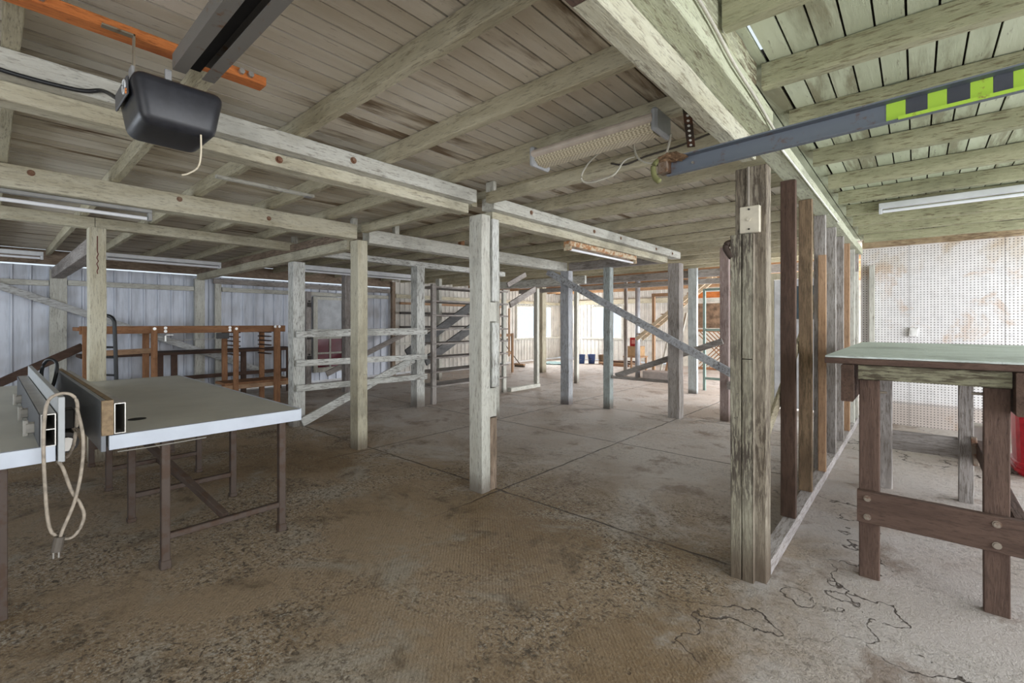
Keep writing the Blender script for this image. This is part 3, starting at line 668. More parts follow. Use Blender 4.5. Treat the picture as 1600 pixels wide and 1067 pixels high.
sl = thing('saw_table', 'saw table at the left edge with three slots and an upright fence', 'table', (-4.5, -.4, 0))
obj('tabletop', box(B(), -6.3, -3.102, -1.3, .215, .745, .815, .002), lam, sl)
obj('edge_band', box(B(), -3.10, -3.075, -1.3, .215, .742, .816, .001), edge, sl)['label'] = 'pale edge band'
for x in (-3.25, -5.9):
    for y in (.04, -1.1): obj('leg', timber(B(), (x, y, 0), (x, y, .74), .05, .05, up=(1, 0, 0), ch=.003, jit=0), leg_m, sl)
obj('stretcher', timber(B(), (-3.25, -1.07, .25), (-3.25, .01, .25), .035, .035, jit=0), leg_m, sl)
obj('fence_panel', box(B(), -5.5, -3.06, .222, .246, .735, 1.045, .002), plain('pale_fence', (.42, .44, .45), .4, var=.1), sl)
bm = B()
for a, b, c, d in ((.165, .216, .817, .821), (.165, .216, .965, .969), (.165, .169, .821, .965), (.212, .216, .821, .965), (.169, .212, .895, .899)): box(bm, -5.45, -3.07, a, b, c, d, 0)
fx_ = obj('fence_extrusion', bm, alu, sl)
obj('fence_face', box(B(), -5.45, -3.09, .160, .1645, .818, .968, 0), plain('black_face', (.03, .032, .038), .45), sl)
for x in (-3.42, -4.0, -4.75):
    bm = disc(B(), (x, .145, .86), (0, 1, 0), .03, .03, 8); box(bm, x - .012, x + .012, .12, .14, .82, .90, .003)
    obj('clamp_knob', bm, plain('knob_plastic', (.48, .46, .42), .5), fx_)
for x in (-3.5, -4.2, -5.2):
    bm = B(); vs = [bm.verts.new((x + .085 * math.cos(a * PI / 12), -.0 + .045 * math.sin(a * PI / 12) - .02, .8165)) for a in range(24)]
    bm.faces.new(vs); bmesh.ops.solidify(bm, geom=bm.faces[:], thickness=.001)
    obj('dust_slot', bm, darkslot, sl)
# saw motor hanging between the tables
mo = thing('saw_motor', 'dark saw motor hanging in the gap between the two saw tables', 'motor', (-4.0, .31, .55))
dm = plain('dark_motor', (.05, .045, .04), .5, .3)
obj('body', tube(B(), [(-4.2, .31, .68), (-4.18, .31, .68), (-3.85, .31, .68), (-3.83, .31, .68)], .062, 20), dm, mo)
obj('bracket', box(B(), -4.08, -3.95, .26, .36, .742, .86, .004), dm, mo)
obj('pulley', disc(B(), (-3.79, .31, .68), (1, 0, 0), .04, .03, 18), alu, mo)
# power cord over the fence
cordm = plain('dirty_cord', (.42, .36, .29), .6, var=.4, scale=30)
cd = thing('extension_lead', 'dirty beige power cord hung over the left fence with plug', 'cord', (-3.0, .24, .3))
pts = [(-3.3, .27, .70), (-3.15, .285, .80), (-3.06, .29, .98), (-3.045, .275, 1.045), (-3.04, .235, 1.065), (-3.035, .19, 1.04), (-3.03, .175, .95), (-3.03, .172, .8), (-3.03, .178, .62), (-3.03, .185, .5), (-3.03, .20, .42), (-3.03, .245, .375), (-3.03, .285, .39), (-3.03, .31, .46), (-3.03, .295, .53), (-3.03, .265, .60), (-3.04, .23, .73), (-3.3, .205, .715)]
obj('cord', tube(B(), smooth_pts(pts), .0072, 8), cordm, cd, True)
obj('cord', tube(B(), smooth_pts([(-3.04, .285, .99), (-3.015, .305, .85), (-3.012, .30, .7), (-3.01, .275, .55), (-3.01, .235, .43), (-3.01, .225, .39)]), .0072, 8), cordm, cd, True)
bm = tube(B(), [(-3.01, .225, .40), (-3.01, .222, .385), (-3.01, .218, .365), (-3.01, .213, .335)], .02, 12)
obj('plug', bm, plain('plug_grey', (.14, .12, .10), .5), cd)
bm = box(B(), -3.012, -3.008, .200, .206, .305, .336, 0); box(bm, -3.012, -3.008, .218, .224, .303, .336, 0)
obj('plug_pins', bm, alu, cd)
tag(obj('black_cable', tube(B(), smooth_pts([(-5.3, .30, .8), (-5.3, .29, 1.0), (-5.25, .32, 1.1), (-5.2, .37, 1.07), (-5.15, .35, .92), (-5.1, .30, .80)]), .012, 8), bk, None, True), 'black cable bundle looped between the two saw fences', 'cable')

# ------------------------------------------------------------------ workbench in the right bay
wb = thing('workbench', 'heavy brown workbench with pale green top in the right bay', 'workbench', (.05, 4.3, 0))
bz, bx_, by = brown('Z'), brown('X'), brown('Y')
wbz = wood((.125, .078, .06), (.085, .052, .04), (.045, .028, .02), 'Z', .5, .54)
wbx = wood((.125, .078, .06), (.085, .052, .04), (.045, .028, .02), 'X', .5, .54)
topm = wood((.64, .71, .68), (.53, .60, .56), (.12, .10, .07), 'X', .5, .58)
obj('benchtop', box(B(), -.39, 1.22, 3.14, 5.55, 1.205, 1.215, .001), topm, wb)['label'] = 'pale green worn top'
obj('top_edge', box(B(), -.392, 1.222, 3.135, 5.552, 1.172, 1.204, .002), wbx, wb)
obj('apron', timber(B(), (-.24, 3.165, 1.13), (.335, 3.165, 1.13), .04, .078), wood((.27, .26, .18), (.18, .165, .11), (.06, .045, .03), 'X', .95, .48), wb)['label'] = 'greenish flaking apron'
for x in (-.285, .37, 1.12): obj('side_rail', timber(B(), (x, 3.10, 1.07), (x, 5.5, 1.07), .055, .2), by, wb)
for x in (-.195, .29, 1.04):
    obj('leg', timber(B(), (x, 3.21, 0), (x, 3.21, 1.085), .05, .09, up=(1, 0, 0)), wbz, wb)
    obj('leg', timber(B(), (x, 5.05, 0), (x, 5.05, 1.17), .07, .085, up=(1, 0, 0)), greywood('Z'), wb)['label'] = 'weathered grey rear leg'
lr_ = obj('lower_rail', timber(B(), (-.245, 3.16, .40), (1.09, 3.16, .40), .045, .17), wbx, wb)
obj('lower_rail', timber(B(), (-.152, 5.07, .41), (.246, 5.07, .41), .04, .16), greywood('X'), wb)
for x in (-.20, .285):
    for z in (.35, .45): obj('bolt', disc(disc(B(), (x, 3.133, z), (0, 1, 0), .012, .01, 10), (x, 3.136, z), (0, 1, 0), .017, .003, 12), rusty('bolt_grey', (.28, .24, .20), (.16, .09, .06), .5), lr_)
obj('lower_side_rail', timber(B(), (.37, 3.2, .42), (.37, 5.1, .42), .05, .12), by, wb)
obj('strut', timber(B(), (.33, 5.0, .52), (.345, 5.02, .30), .02, .035, up=(1, 0, 0)), rusty('rust_strap', (.25, .2, .16)), wb)
for x, z in ((.235, 1.05), (-.15, 1.02)): obj('bolt', tube(B(), [(x - .03, 3.22, z), (x + .03, 3.22, z)], .007), rusty('bolt_grey', (.28, .24, .20)), wb)

rb = thing('red_bin', 'red plastic bin with ribbed base, cut off by the right edge', 'bin', (.95, 6.4, 0))
redm = plain('red_plastic', (.55, .02, .035), .35, var=.2, scale=20)
def ring(bm, z, s, n=20):
    out = []
    for k in range(n):
        a = 2 * PI * k / n; cx, sx = math.cos(a), math.sin(a)
        e = lambda t: math.copysign(abs(t) ** .45, t)
        out.append(bm.verts.new((.97 + .30 * s * e(cx), 6.42 + .28 * s * e(sx), z)))
    return out
bm = B(); rs = [ring(bm, z, s) for z, s in ((0, .88), (.03, .92), (.035, .98), (.06, .98), (.065, .93), (.09, .93), (.095, .985), (.12, .985), (.125, .93), (.6, .98), (.65, 1.0), (.655, 1.06), (.69, 1.06), (.69, .98), (.12, .88))]
for a, b in zip(rs, rs[1:]):
    for k in range(20): bm.faces.new((a[k], a[(k + 1) % 20], b[(k + 1) % 20], b[k]))
bm.faces.new(rs[0][::-1]); bm.faces.new(rs[-1])
obj('tub', bm, redm, rb)
obj('handle', tube(B(), smooth_pts([(.66, 6.30, .60), (.63, 6.36, .56), (.63, 6.48, .56), (.66, 6.54, .60)]), .012), redm, rb)
tag(obj('concrete_block', box(B(), .34, .58, 6.55, 6.8, 0, .36, .01), plain('pale_block', (.55, .52, .50), .85, bump=.4)), 'pale block on the floor behind the rear leg of the workbench', 'block')
tag(obj('concrete_block', box(B(), .62, .82, 4.4, 4.8, 0, .12, .01), plain('pale_block', (.55, .52, .50), .85, bump=.4)), 'low pale slab beside the red bin, partly out of view', 'block')
so = thing('power_outlet', 'small white outlet box tilted on the pegboard wall', 'outlet', (-.03, YP - .03, 1.2))
bm = box(B(), -.075, .015, YP - .05, YP - .001, 1.21, 1.33, .006)
bmesh.ops.rotate(bm, verts=bm.verts[:], cent=(-.03, YP, 1.27), matrix=Matrix.Rotation(.09, 3, 'Y'))
obj('box', bm, plain('white_plastic', (.8, .8, .78), .4), so)
obj('socket_face', box(B(), -.055, -.005, YP - .056, YP - .051, 1.235, 1.305, .001), plain('white_plastic', (.8, .8, .78), .4), so)

# ------------------------------------------------------------------ lights
whitem = plain('white_enamel', (.66, .68, .70), .35, var=.12)
tubem = plain('tube_glass', (.78, .80, .84), .25, var=.03)
def batten(label, along, a, b, c, z, hm=whitem, tubes=1, w=.06, h=.05, cat='fluorescent light', drop=.028):
    mid = (c, (a + b) / 2, z) if along == 'Y' else ((a + b) / 2, c, z)
    root = thing('fluorescent_batten', label, cat, mid)
    def bx(bm, s0, s1, d0, d1, z0, z1): return box(bm, d0, d1, s0, s1, z0, z1, .003) if along == 'Y' else box(bm, s0, s1, d0, d1, z0, z1, .003)
    obj('housing', bx(B(), a, b, c - w / 2, c + w / 2, z, z + h), hm, root)
    for k in range(tubes):
        off = 0 if tubes == 1 else (-.028 + .056 * k)
        p = lambda s: (c + off, s, z - drop) if along == 'Y' else (s, c + off, z - drop)
        obj('tube', tube(B(), [p(a + .03), p(b - .03)], .014, 12), tubem, root, False)
    for s0, s1 in ((a, a + .025), (b - .025, b)): obj('lamp_holder', bx(B(), s0, s1, c - w / 2, c + w / 2, z - drop - .017, z - .001), hm, root)
    return root
batten('white tube light under the cream beam at upper left', 'Y', -.35, .88, -4.66, 2.283, plain('grey_enamel', (.33, .33, .32), .5), w=.05, h=.026, drop=.045)
batten('tube light under joists at the far left edge above the steel wall', 'Y', -1.0, .47, -8.3, 2.24, tubes=1)
batten('twin tube light over the reddish timber bench', 'Y', 1.05, 2.44, -8.3, 2.30, tubes=2, w=.11)
batten('long white batten light above the white railing', 'Y', 3.75, 6.3, -8.3, 2.36, tubes=2, w=.11, h=.08)
batten('rusty batten light with a tube under the far doubled beam', 'Y', 4.08, 5.62, -2.80, 2.215, rusty('rusty_enamel', (.56, .48, .34), (.36, .16, .06), .75, 0.), w=.09, h=.055)
batten('white strip light between the right bay joists', 'X', -.27, 1.2, 5.62, 2.482, w=.06, h=.05)
s1 = thing('batten_strip', 'thin white strip with holes under the left joists', 'strip', (-3.77, 1.43, 2.42))
obj('strip', timber(B(), (-3.765, 1.08, 2.447), (-3.765, 1.79, 2.447), .04, .022), white('Y'), s1)
obj('end_clip', box(B(), -3.79, -3.74, 1.72, 1.77, 2.430, 2.4355, 0), plain('grey_clip', (.3, .3, .3), .5), s1)

cl = thing('caged_light', 'fluorescent light with prismatic cover under a joist near centre', 'light fitting', (-1.32, 2.25, 2.4))
obj('housing', box(B(), -1.74, -.97, 2.255, 2.325, 2.40, 2.465, .008), plain('beige_enamel', (.42, .37, .29), .5), cl)
t = NT('prismatic'); chk = t.noise(t.map(t.pos, (90, 90, 90)), 1, 1, .5)
wv = t.n.new('ShaderNodeTexChecker'); t.put(wv.inputs['Vector'], t.map(t.pos, (1, 1, 1))); wv.inputs['Scale'].default_value = 90
c = t.mix(wv.outputs[1], (.60, .54, .40), (.34, .29, .20)); t.bump(wv.outputs[1], .6, .006); pm = t.done(c, .3)
bm = B()
prof = [(2.16, 2.41), (2.165, 2.375), (2.20, 2.35), (2.27, 2.35), (2.31, 2.372), (2.315, 2.398), (2.25, 2.399), (2.25, 2.41)]
va = [bm.verts.new((-1.72, y, z)) for y, z in prof]; vb = [bm.verts.new((-.99, y, z)) for y, z in prof]
for i in range(len(prof)):
    j = (i + 1) % len(prof); bm.faces.new((va[i], va[j], vb[j], vb[i]))
bm.faces.new(va[::-1]); bm.faces.new(vb)
obj('diffuser', bm, pm, cl)
obj('reflector_strip', tube(B(), [(-1.735, 2.172, 2.412), (-.975, 2.172, 2.412)], .026, 14), plain('beige_strip', (.50, .43, .36), .4), cl, False)
for x0 in (-1.755, -.985):
    obj('end_cap', box(B(), x0, x0 + .035, 2.15, 2.33, 2.342, 2.46, .012), plain('grey_cap', (.35, .36, .37), .45), cl)
def cable(label, pts, r, m, name='electric_cable'):
    return tag(obj(name, tube(B(), smooth_pts(pts), r, 6), m, None, True), label, 'cable', None, 'thing')
wc = plain('white_cable', (.50, .48, .40), .5); dc = plain('dark_cable', (.08, .07, .06), .5)
cable('white cable looped below the caged light, left loop', [(-1.45, 2.50, 2.468), (-1.56, 2.50, 2.40), (-1.62, 2.52, 2.33), (-1.58, 2.54, 2.295), (-1.48, 2.55, 2.30), (-1.40, 2.56, 2.32), (-1.36, 2.60, 2.40), (-1.33, 2.68, 2.44)], .006, wc)
cable('white cable drooping from caged light to the striped rail', [(-1.25, 2.5, 2.46), (-1.22, 2.5, 2.36), (-1.12, 2.48, 2.30), (-1.02, 2.42, 2.31), (-.94, 2.3, 2.36)], .006, wc)
cable('dark cable clipped along the cross beam', [(-1.50, 2.69, 2.44), (-1.40, 2.69, 2.41), (-1.25, 2.69, 2.43), (-1.05, 2.69, 2.44), (-.85, 2.69, 2.47), (-.80, 2.6, 2.42)], .006, dc)
cable('thin cable strung along the doubled beam above the doorway', [(-.53, .9, 2.46), (-.53, 1.25, 2.455), (-.53, 1.6, 2.44), (-.53, 1.9, 2.40), (-.53, 2.2, 2.385), (-.53, 2.5, 2.36), (-.52, 2.66, 2.33)], .007, wc)
cable('black cable along the beam to the garage motor', [(-2.644, -.6, 2.46), (-2.644, -.1, 2.395), (-2.644, .05, 2.37), (-2.644, .25, 2.375), (-2.60, .33, 2.385), (-2.33, .36, 2.25)], .009, bk)

# ------------------------------------------------------------------ garage-door gear
gm = thing('garage_door_motor', 'black garage door motor hanging at upper left', 'garage door opener', (-2.15, .46, 2.05))
mz = plain('black_plastic', (.022, .023, .028), .38, var=.3, scale=30)
bm = B(); bmesh.ops.create_cube(bm, size=1)
for vtx in bm.verts:
    z = vtx.co.z; f = 1.0 if z > 0 else .80
    vtx.co = Vector((-2.145 + vtx.co.x * .30 * (1 if z > 0 else .9), .465 + vtx.co.y * .285 * f, 2.187 + z * .175))
bmesh.ops.bevel(bm, geom=bm.edges[:], offset=.035, segments=4, affect='EDGES', profile=.5)
obj('casing', bm, mz, gm, True)
obj('side_panel', box(B(), -2.27, -2.06, .3185, .326, 2.195, 2.26, .003), plain('grey_panel', (.10, .10, .105), .5), gm)['label'] = 'grey side panel'
bm = B(); N = 20
pr_ = [(-2.09 + .022 * math.cos(2 * PI * k / N), .3165, 2.227 + .024 * math.sin(2 * PI * k / N)) for k in range(N + 1)]
obj('button_ring', tube(bm, pr_, .003, 6), whitem, gm)
for z in (2.21, 2.20): obj('indicator', disc(B(), (-2.063, .3175, z), (0, 1, 0), .005, .004), plain('amber', (.6, .2, .05)), gm)
obj('hanger', box(box(B(), -2.125, -2.10, .345, .350, 2.27, 2.43, 0), -2.125, -2.10, .26, .350, 2.424, 2.43, 0), rusty('steel_strap', (.28, .24, .18), (.18, .11, .06), .4), gm)
obj('pull_cord', tube(B(), smooth_pts([(-2.02, .53, 2.105), (-2.02, .53, 2.03), (-2.02, .52, 1.98), (-2.02, .49, 1.95), (-2.02, .47, 1.94)]), .003, 6), plain('string', (.65, .58, .44), .8), gm)
obj('mount_ear', box(B(), -2.13, -2.08, .335, .345, 2.25, 2.31, .002), plain('grey_clip', (.3, .3, .3), .5), gm)
obj('mount_ear', box(B(), -2.03, -2.02, .42, .44, 2.26, 2.31, .001), plain('grey_clip', (.3, .3, .3), .5), gm)
gr = thing('garage_door_rail', 'dark steel opener rail running from the motor to the upper edge', 'rail', (-.9, .5, 2.30))
bm = B(); x0, x1 = -1.99, -.72
for a, b, c, d in ((.435, .565, 2.352, 2.356), (.435, .438, 2.30, 2.352), (.562, .565, 2.30, 2.352), (.438, .475, 2.30, 2.303), (.525, .562, 2.30, 2.303)): box(bm, x0, x1, a, b, c, d, 0)
obj('channel', bm, rusty('grey_steel', (.19, .18, .165), (.16, .09, .05), .25, .3), gr)
obj('belt', box(B(), x0, x1, .48, .52, 2.325, 2.335, 0), plain('black_belt', (.008, .008, .009), .6), gr)
ob = thing('hanging_batten', 'orange timber batten bolted under the joists above the motor', 'batten', (-2.15, .35, 2.43))
obj('batten', timber(B(), (-2.16, -.35, 2.447), (-2.16, .80, 2.447), .075, .036), orange('Y'), ob)
for y in (.08, .70):
    bm = disc(B(), (-2.12, y, 2.447), (1, 0, 0), .012, .03, 6); disc(bm, (-2.12, y + .035, 2.447), (1, 0, 0), .012, .03, 6)
    obj('bolt', bm, plain('zinc_bolt', (.5, .5, .48), .35, .7), ob)

rr = thing('door_track', 'blue-grey steel door track with lime hazard stripes at upper right', 'rail', (-.3, 2.2, 2.12))
def tz(x): return 2.159 + (x + .895) * .0245
bm = B(); X0, X1 = -.92, 2.3
def slab(bm, xa, xb, ya, yb, dz0, dz1):
    vs = [bm.verts.new((x, y, tz(x) + dz)) for x in (xa, xb) for y in (ya, yb) for dz in (dz0, dz1)]
    for q in ((0, 1, 3, 2), (4, 6, 7, 5), (0, 4, 5, 1), (2, 3, 7, 6), (0, 2, 6, 4), (1, 5, 7, 3)): bm.faces.new([vs[i] for i in q])
slab(bm, X0, X1, 2.215, 2.219, -.040, .040); slab(bm, X0, X1, 2.175, 2.2149, .034, .040); slab(bm, X0, X1, 2.190, 2.2149, -.040, -.036)
obj('channel', bm, rusty('blue_steel', (.14, .16, .19), (.13, .09, .08), .25, .3), rr)
lime = rusty('lime_tape', (.36, .56, .05), (.20, .16, .04), .15, 0.)
for w_ in ((-.085, -.030), (.030, .080), (.138, .192), (.238, .300), (.345, .40), (.45, .51)):
    bm = B(); slab(bm, w_[0], w_[1], 2.2125, 2.2148, -.036, .034); obj('hazard_stripe', bm, lime, rr)['label'] = 'lime green hazard stripe'
bm = B(); slab(bm, -.05, X1, 2.184, 2.1898, -.041, -.030); obj('hazard_edge', bm, lime, rr)['label'] = 'lime painted lower edge'
for w_ in ((-.029, .029), (.081, .137), (.193, .237), (.301, .344)):
    bm = B(); slab(bm, w_[0], w_[1], 2.2125, 2.2148, -.036, .034); obj('dark_stripe', bm, plain('dark_tape', (.06, .065, .08), .5), rr)
obj('rivet', disc(B(), (-.80, 2.212, tz(-.8)), (0, 1, 0), .006, .005), alu, rr)
obj('end_bracket', box(B(), -.955, -.905, 2.17, 2.225, 2.13, 2.215, .004), rusty('rust_strap', (.22, .17, .13), (.14, .07, .035), .7), rr)
nb = B(); bmesh.ops.create_icosphere(nb, subdivisions=3, radius=1)
for vtx in nb.verts:
    k = 1 + .35 * math.sin(vtx.co.x * 9 + vtx.co.y * 5) * math.cos(vtx.co.z * 8) + random.uniform(-.1, .1)
    vtx.co = Vector((-.90 + vtx.co.x * .075 * k, 2.19 + vtx.co.y * .03 * k, 2.205 + vtx.co.z * .022 * k - abs(vtx.co.x) * .02))
tag(obj('rope_bundle', nb, plain('dry_rope', (.20, .12, .065), .9, var=.5, scale=60, bump=.8)), 'tangle of dry brown rope on the end of the striped track', 'rope')
tag(obj('rope_tail', tube(B(), smooth_pts([(-.95, 2.18, 2.20), (-.975, 2.17, 2.17), (-.97, 2.17, 2.12), (-.945, 2.17, 2.09)]), .014, 8), plain('green_rope', (.17, .17, .07), .9, bump=.5), None, True), 'green rope tail hanging from the striped track', 'rope')
ps = thing('perforated_strap', 'rusty perforated strap holding up the striped track', 'strap', (-.9, 2.2, 2.2))
q0, q1 = Vector((-.80, 2.195, 2.23)), Vector((-.745, 1.985, 2.35))
dd = (q1 - q0).normalized(); nn = dd.cross(Vector((1, 0, 0))).normalized()
bm = timber(B(), q0, q1, .036, .004, up=nn, ch=0, jit=0, seg=1)
obj('strap', bm, rusty('rust_strap2', (.05, .038, .03), (.10, .05, .03), .5), ps)
for k in range(9):
    p = q0.lerp(q1, (k + .5) / 9)
    obj('hole', disc(B(), p, nn, .0065, .0055, 10), plain('bright_hole', (.5, .5, .46), .6), ps)['label'] = 'punched hole'
for x0, x1, y0, y1, lab, m in ((-2.72, -2.63, 2.765, 2.80, 'small white block on the beam top beside the centre post', white('Z')), (-4.80, -4.735, 2.70, 2.76, 'small pale block on the cross beam beside the second post', white('Z')),
    (-6.42, -6.35, 2.74, 2.80, 'small white block on the cross beam above the near railing post', white('Z')), (-4.66, -4.60, 3.16, 3.22, 'small white block on the white beam right of the second post', white('Z')), (-4.66, -4.60, 4.2, 4.27, 'small pale block on the white beam halfway along it', pine('Z'))):
    z0 = {-2.72: 2.470, -4.80: 2.472, -6.42: 2.472}.get(x0, 2.442)
    tag(obj('packing_block', box(B(), x0, x1, y0, y1, z0, 2.575, .003), m), lab, 'block')
tag(obj('fascia_board', timber(B(), (-.565, -.5, 2.527), (-.565, 2.30, 2.527), .04, .10, jit=.004, seg=24), wood((.56, .58, .43), (.42, .42, .28), (.12, .09, .05), 'Y', 1., .47)), 'peeling pale green board on top of the beam above the doorway', 'board')
# ------------------------------------------------------------------ far end clutter
rbx = thing('red_box', 'small red box on the cardboard carton at the far end', 'box', (-6.2, 12.55, .70))
obj('box', box(B(), -6.33, -6.10, 12.45, 12.65, .71, .96, .01), plain('red_paint', (.42, .03, .03), .4), rbx)
obj('label_panel', box(B(), -6.27, -6.16, 12.440, 12.448, .78, .90, .002), plain('pale_red', (.62, .25, .22), .5), rbx)
tag(obj('cardboard_carton', box(B(), -6.45, -6.02, 12.40, 12.8, .42, .708, .005), plain('cardboard', (.50, .33, .18), .85)), 'brown cardboard carton under the red box', 'carton')
ck = thing('kitchen_stand', 'small wooden stand carrying the cardboard carton', 'stand', (-6.2, 12.6, 0))
obj('top', box(B(), -6.5, -5.95, 12.35, 12.85, .38, .418, .003), tan('X'), ck)
for x in (-6.46, -5.99):
    for y in (12.39, 12.81): obj('leg', timber(B(), (x, y, 0), (x, y, .38), .05, .05, up=(1, 0, 0)), tan('Z'), ck)
def bucket(x, y, label, col, h=.30, r=.13):
    root = thing('bucket', label, 'bucket', (x, y, 0))
    bm = B(); n = 20; rr_ = [(0, r * .8), (h, r), (h + .01, r * 1.05), (h, r * .95), (.03, r * .76)]
    rg = [[bm.verts.new((x + q * math.cos(2 * PI * k / n), y + q * math.sin(2 * PI * k / n), z)) for k in range(n)] for z, q in rr_]
    for a, b in zip(rg, rg[1:]):
        for k in range(n): bm.faces.new((a[k], a[(k + 1) % n], b[(k + 1) % n], b[k]))
    bm.faces.new(rg[0][::-1]); bm.faces.new(rg[-1])
    obj('pail', bm, plain('pail', col, .5), root, True)
    obj('handle', tube(B(), smooth_pts([(x - r, y, h - .02), (x - r * .8, y - .04, h * .6), (x, y - r - .02, h * .45), (x + r * .8, y - .04, h * .6), (x + r, y, h - .02)]), .004, 6), alu, root)
bucket(-8.62, 13.42, 'blue bucket below the far window, left one', (.05, .09, .22))
bucket(-8.34, 13.62, 'blue bucket below the far window, right one', (.06, .10, .24), .31)
bucket(-8.10, 13.9, 'brown bucket behind the blue buckets', (.22, .15, .09), .3)
for k in range(9):
    a = random.uniform(-.06, .06); x, y = -7.4 + random.uniform(-.2, .5), 13.3 + .13 * (k % 3 + (k // 3) * .5)
    L = random.uniform(.3, .5)
    tag(obj('firewood_stick', timber(B(), (x - L * math.cos(a), y - L * math.sin(a) * .4, .03 + .055 * (k // 3)), (x + L * math.cos(a), y + L * math.sin(a) * .4, .03 + .055 * (k // 3)), .06, .05), random.choice([tan('X'), brown('X'), pine('X')])),
        'short wooden stick in the low timber heap under the far window', 'stick', 'timber heap under the far window')
tag(obj('tarpaulin', timber(B(), (-9.7, 12.7, .02), (-8.9, 12.9, .02), .9, .03, jit=.01, ch=.002, seg=10), plain('teal_tarp', (.18, .28, .28), .6)), 'flat teal tarpaulin on the floor beneath the left window', 'tarpaulin')
brm = thing('broom', 'broom standing beside the tall shelf rack', 'broom', (-9.45, 11.1, 0))
obj('handle', tube(B(), [(-9.45, 11.15, .08), (-10.0, 10.55, 1.15)], .014), plain('dark_bar', (.09, .06, .04), .6), brm)
obj('head', box(B(), -9.65, -9.25, 11.09, 11.18, .05, .10, .008), tan('X'), brm)
obj('bristles', box(B(), -9.64, -9.26, 11.10, 11.17, 0, .049, 0), plain('bristle', (.12, .10, .08), .9), brm)
for k, (x, z, w_, m, lab) in enumerate(((-5.02, 1.5, .05, white('Z'), 'pale plank leaning behind the door frame, leftmost'), (-4.86, 1.75, .07, tan('Z'), 'yellowish plank leaning behind the door frame'), (-4.66, 1.65, .06, white('Z'), 'white plank leaning behind the door frame, rightmost'), (-4.76, 1.3, .03, plain('blue_stick', (.08, .2, .42), .5), 'thin blue stick leaning among the planks'))):
    stick(lab, (x, 11.5, 0), (x + .12, 12.1, z), w_, .03, m)
df = thing('timber_door_frame', 'brown timber door frame at the far end', 'frame', (-4.75, 11.2, 0)); df['kind'] = 'thing'
for x in (-5.03, -4.48): obj('upright', timber(B(), (x, 11.2, 0), (x, 11.2, 2.06), .06, .07, up=(1, 0, 0)), tan('Z'), df)
obj('head', timber(B(), (-5.07, 11.2, 2.10), (-4.44, 11.2, 2.10), .06, .08), tan('X'), df)
sc_ = thing('staircase', 'pale open staircase rising at the far right', 'staircase', (-4.2, 11.0, .2))
for y in (10.72, 11.05): obj('stringer', timber(B(), (-5.27, y, .98), (-3.45, y, 2.44), .04, .09), wood((.60, .50, .36), (.48, .38, .26), DIRT, 'X', .5, .56), sc_)
for k in range(6):
    f = (k + .5) / 6; obj('tread', box(B(), -5.35 + 1.9 * f - .09, -5.35 + 1.9 * f + .09, 10.745, 11.025, .98 + 1.46 * f + .0, .98 + 1.46 * f + .025, .002), tan('Y'), sc_)
tag(obj('concrete_step', box(B(), -5.12, -4.25, 10.75, 11.15, 0, .20, .01), plain('grey_concrete', (.38, .34, .32), .85, bump=.4)), 'low concrete step at the foot of the far door frame', 'step')
lp = thing('lattice_panel', 'brown lattice panel under the far staircase', 'lattice', (-3.3, 11.3, .3))
bm = B(); box(bm, -3.95, -2.55, 11.28, 11.32, .28, .34); box(bm, -3.95, -2.55, 11.28, 11.32, 1.18, 1.24)
obj('rail', bm, pine('X'), lp)
bm = B()
for k in range(18):
    x = -4.0 + k * .1
    for s in (1, -1):
        a0, a1 = max(-3.93, min(-2.57, x)), max(-3.93, min(-2.57, x + .84 * 1))
        if a1 - a0 < .1: continue
        z0, z1 = (.34, 1.18) if s > 0 else (1.18, .34)
        f0, f1 = (a0 - x) / .84, (a1 - x) / .84
        timber(bm, (a0, 11.29 + .012 * s, z0 + (z1 - z0) * f0), (a1, 11.29 + .012 * s, z0 + (z1 - z0) * f1), .01, .022, ch=0, jit=0, seg=1)
obj('lattice', bm, pine('X'), lp)
tag(obj('board_panel', box(B(), -4.0, -2.4, 11.36, 11.40, 1.27, 1.86, .003), plain('rough_brown_board', (.26, .17, .11), .9, var=.6, scale=8, bump=.5)), 'rough brown board above the lattice panel', 'panel')
tag(obj('fascia_board', timber(B(), (-4.2, 11.33, 1.93), (-2.3, 11.33, 1.93), .05, .06), white('X')), 'white board along the top of the rough brown panel', 'board')
tag(obj('fascia_board', timber(B(), (-4.2, 11.33, 2.06), (-2.3, 11.33, 2.06), .05, .14), orange('X')), 'orange board above the white board at the far end', 'board')
gf = thing('green_steel_frame', 'thin green frame beside the broad pale blue post', 'frame', (-2.9, 9.8, 0))
gmn = plain('green_paint', (.20, .27, .24), .5)
obj('upright', timber(B(), (-3.30, 9.8, 0), (-3.30, 9.8, 2.1), .05, .05, up=(1, 0, 0), jit=0), gmn, gf)
obj('upright', timber(B(), (-2.3, 9.8, 0), (-2.3, 9.8, 2.1), .05, .05, up=(1, 0, 0), jit=0), gmn, gf)
for z in (.25, 1.25, 2.08): obj('crossbar', timber(B(), (-3.27, 9.8, z), (-2.33, 9.8, z), .04, .05, jit=0), gmn, gf)

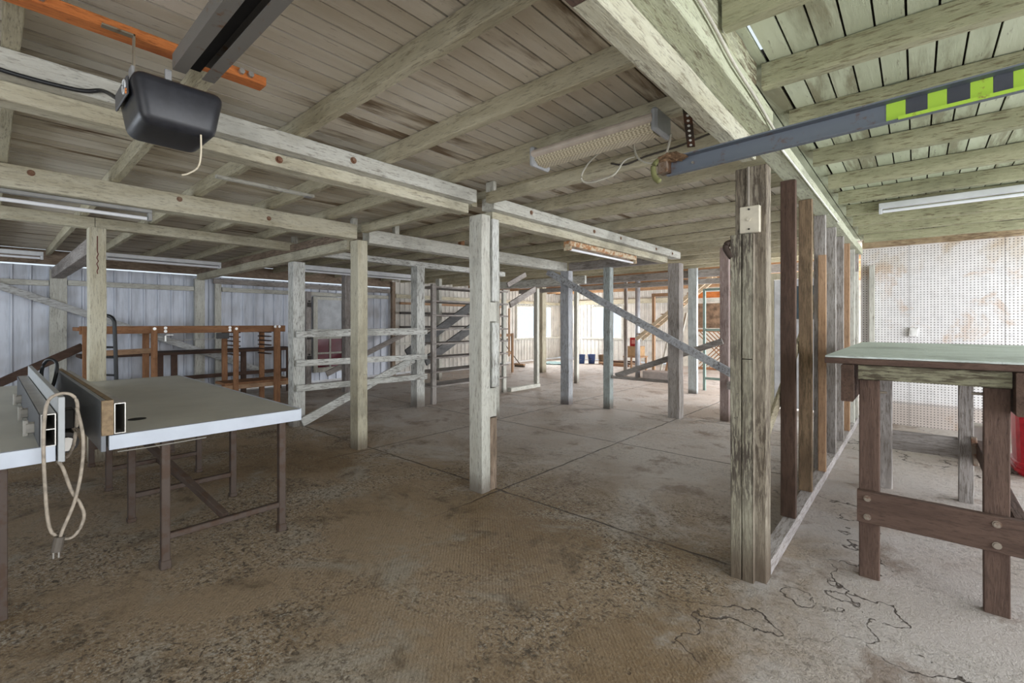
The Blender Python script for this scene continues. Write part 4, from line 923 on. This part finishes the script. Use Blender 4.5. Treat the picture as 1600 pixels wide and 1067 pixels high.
# ------------------------------------------------------------------ light
w = bpy.data.worlds.new('World'); S.world = w; w.use_nodes = True
bg = w.node_tree.nodes['Background']; bg.inputs[0].default_value = (.80, .90, 1.0, 1); bg.inputs[1].default_value = .92
def area(name, loc, rot, sx, sy, power, col=(1, 1, 1)):
    l = bpy.data.lights.new(name, 'AREA'); l.shape = 'RECTANGLE'; l.size = sx; l.size_y = sy; l.energy = power; l.color = col
    o = bpy.data.objects.new(name, l); COL.objects.link(o); o.location = loc; o.rotation_euler = rot
    return o
area('daylight_garage_doors', (4.2, 3.2, 1.5), (0, math.radians(90), 0), 2.6, 8.5, 420, (.97, .98, 1.))
area('fill_behind_camera', (.6, -2.75, 1.3), (math.radians(90), 0, 0), 3.2, 2.2, 60, (1, .98, .95))  # unseen fill lamp added behind the camera
area('fill_far_side', (-.27, 11.2, 1.32), (0, math.radians(90), 0), 2.0, 4.9, 520, (.93, .96, 1.))  # added lamp, out of view, brightening the far posts and floor
area('fill_right_bay', (3.0, 6.9, 1.5), (0, math.radians(90), 0), 2.2, 2.6, 48, (.88, .94, 1.))  # extra fill added to brighten the pegboard and right bay
area('fill_front_left', (-6.5, -2.70, 1.42), (math.radians(90), 0, 0), 5.0, 1.4, 70, (.85, .92, 1.))  # added fill for the left side, shining through the front wall opening
area('daylight_left_window', (XL - .25, 13.2, 1.45), (0, math.radians(-90), 0), 1.1, 2.0, 210, (.95, .98, 1.))
area('daylight_far_window', (-8.4, YB + .25, 1.45), (math.radians(-90), 0, 0), 1.2, 1.1, 110, (.95, .98, 1.))

# ------------------------------------------------------------------ camera
cam = bpy.data.cameras.new('camera'); co = bpy.data.objects.new('camera', cam); COL.objects.link(co)
cam.sensor_fit = 'HORIZONTAL'; cam.sensor_width = 36; cam.lens = 16.2; cam.shift_y = -29.5 / 1600
cam.clip_start = .05
co.location = (0, 0, 1.4); co.rotation_euler = (math.radians(90), 0, math.radians(41.276))
S.camera = co
S.view_settings.view_transform = 'Standard'; S.view_settings.look = 'None'; S.view_settings.gamma = 1; S.view_settings.exposure = .2
S.view_settings.use_curve_mapping = False
S.cycles.use_denoising = True
S.cycles.denoising_prefilter = 'FAST'
S.cycles.max_bounces = 8; S.cycles.diffuse_bounces = 5
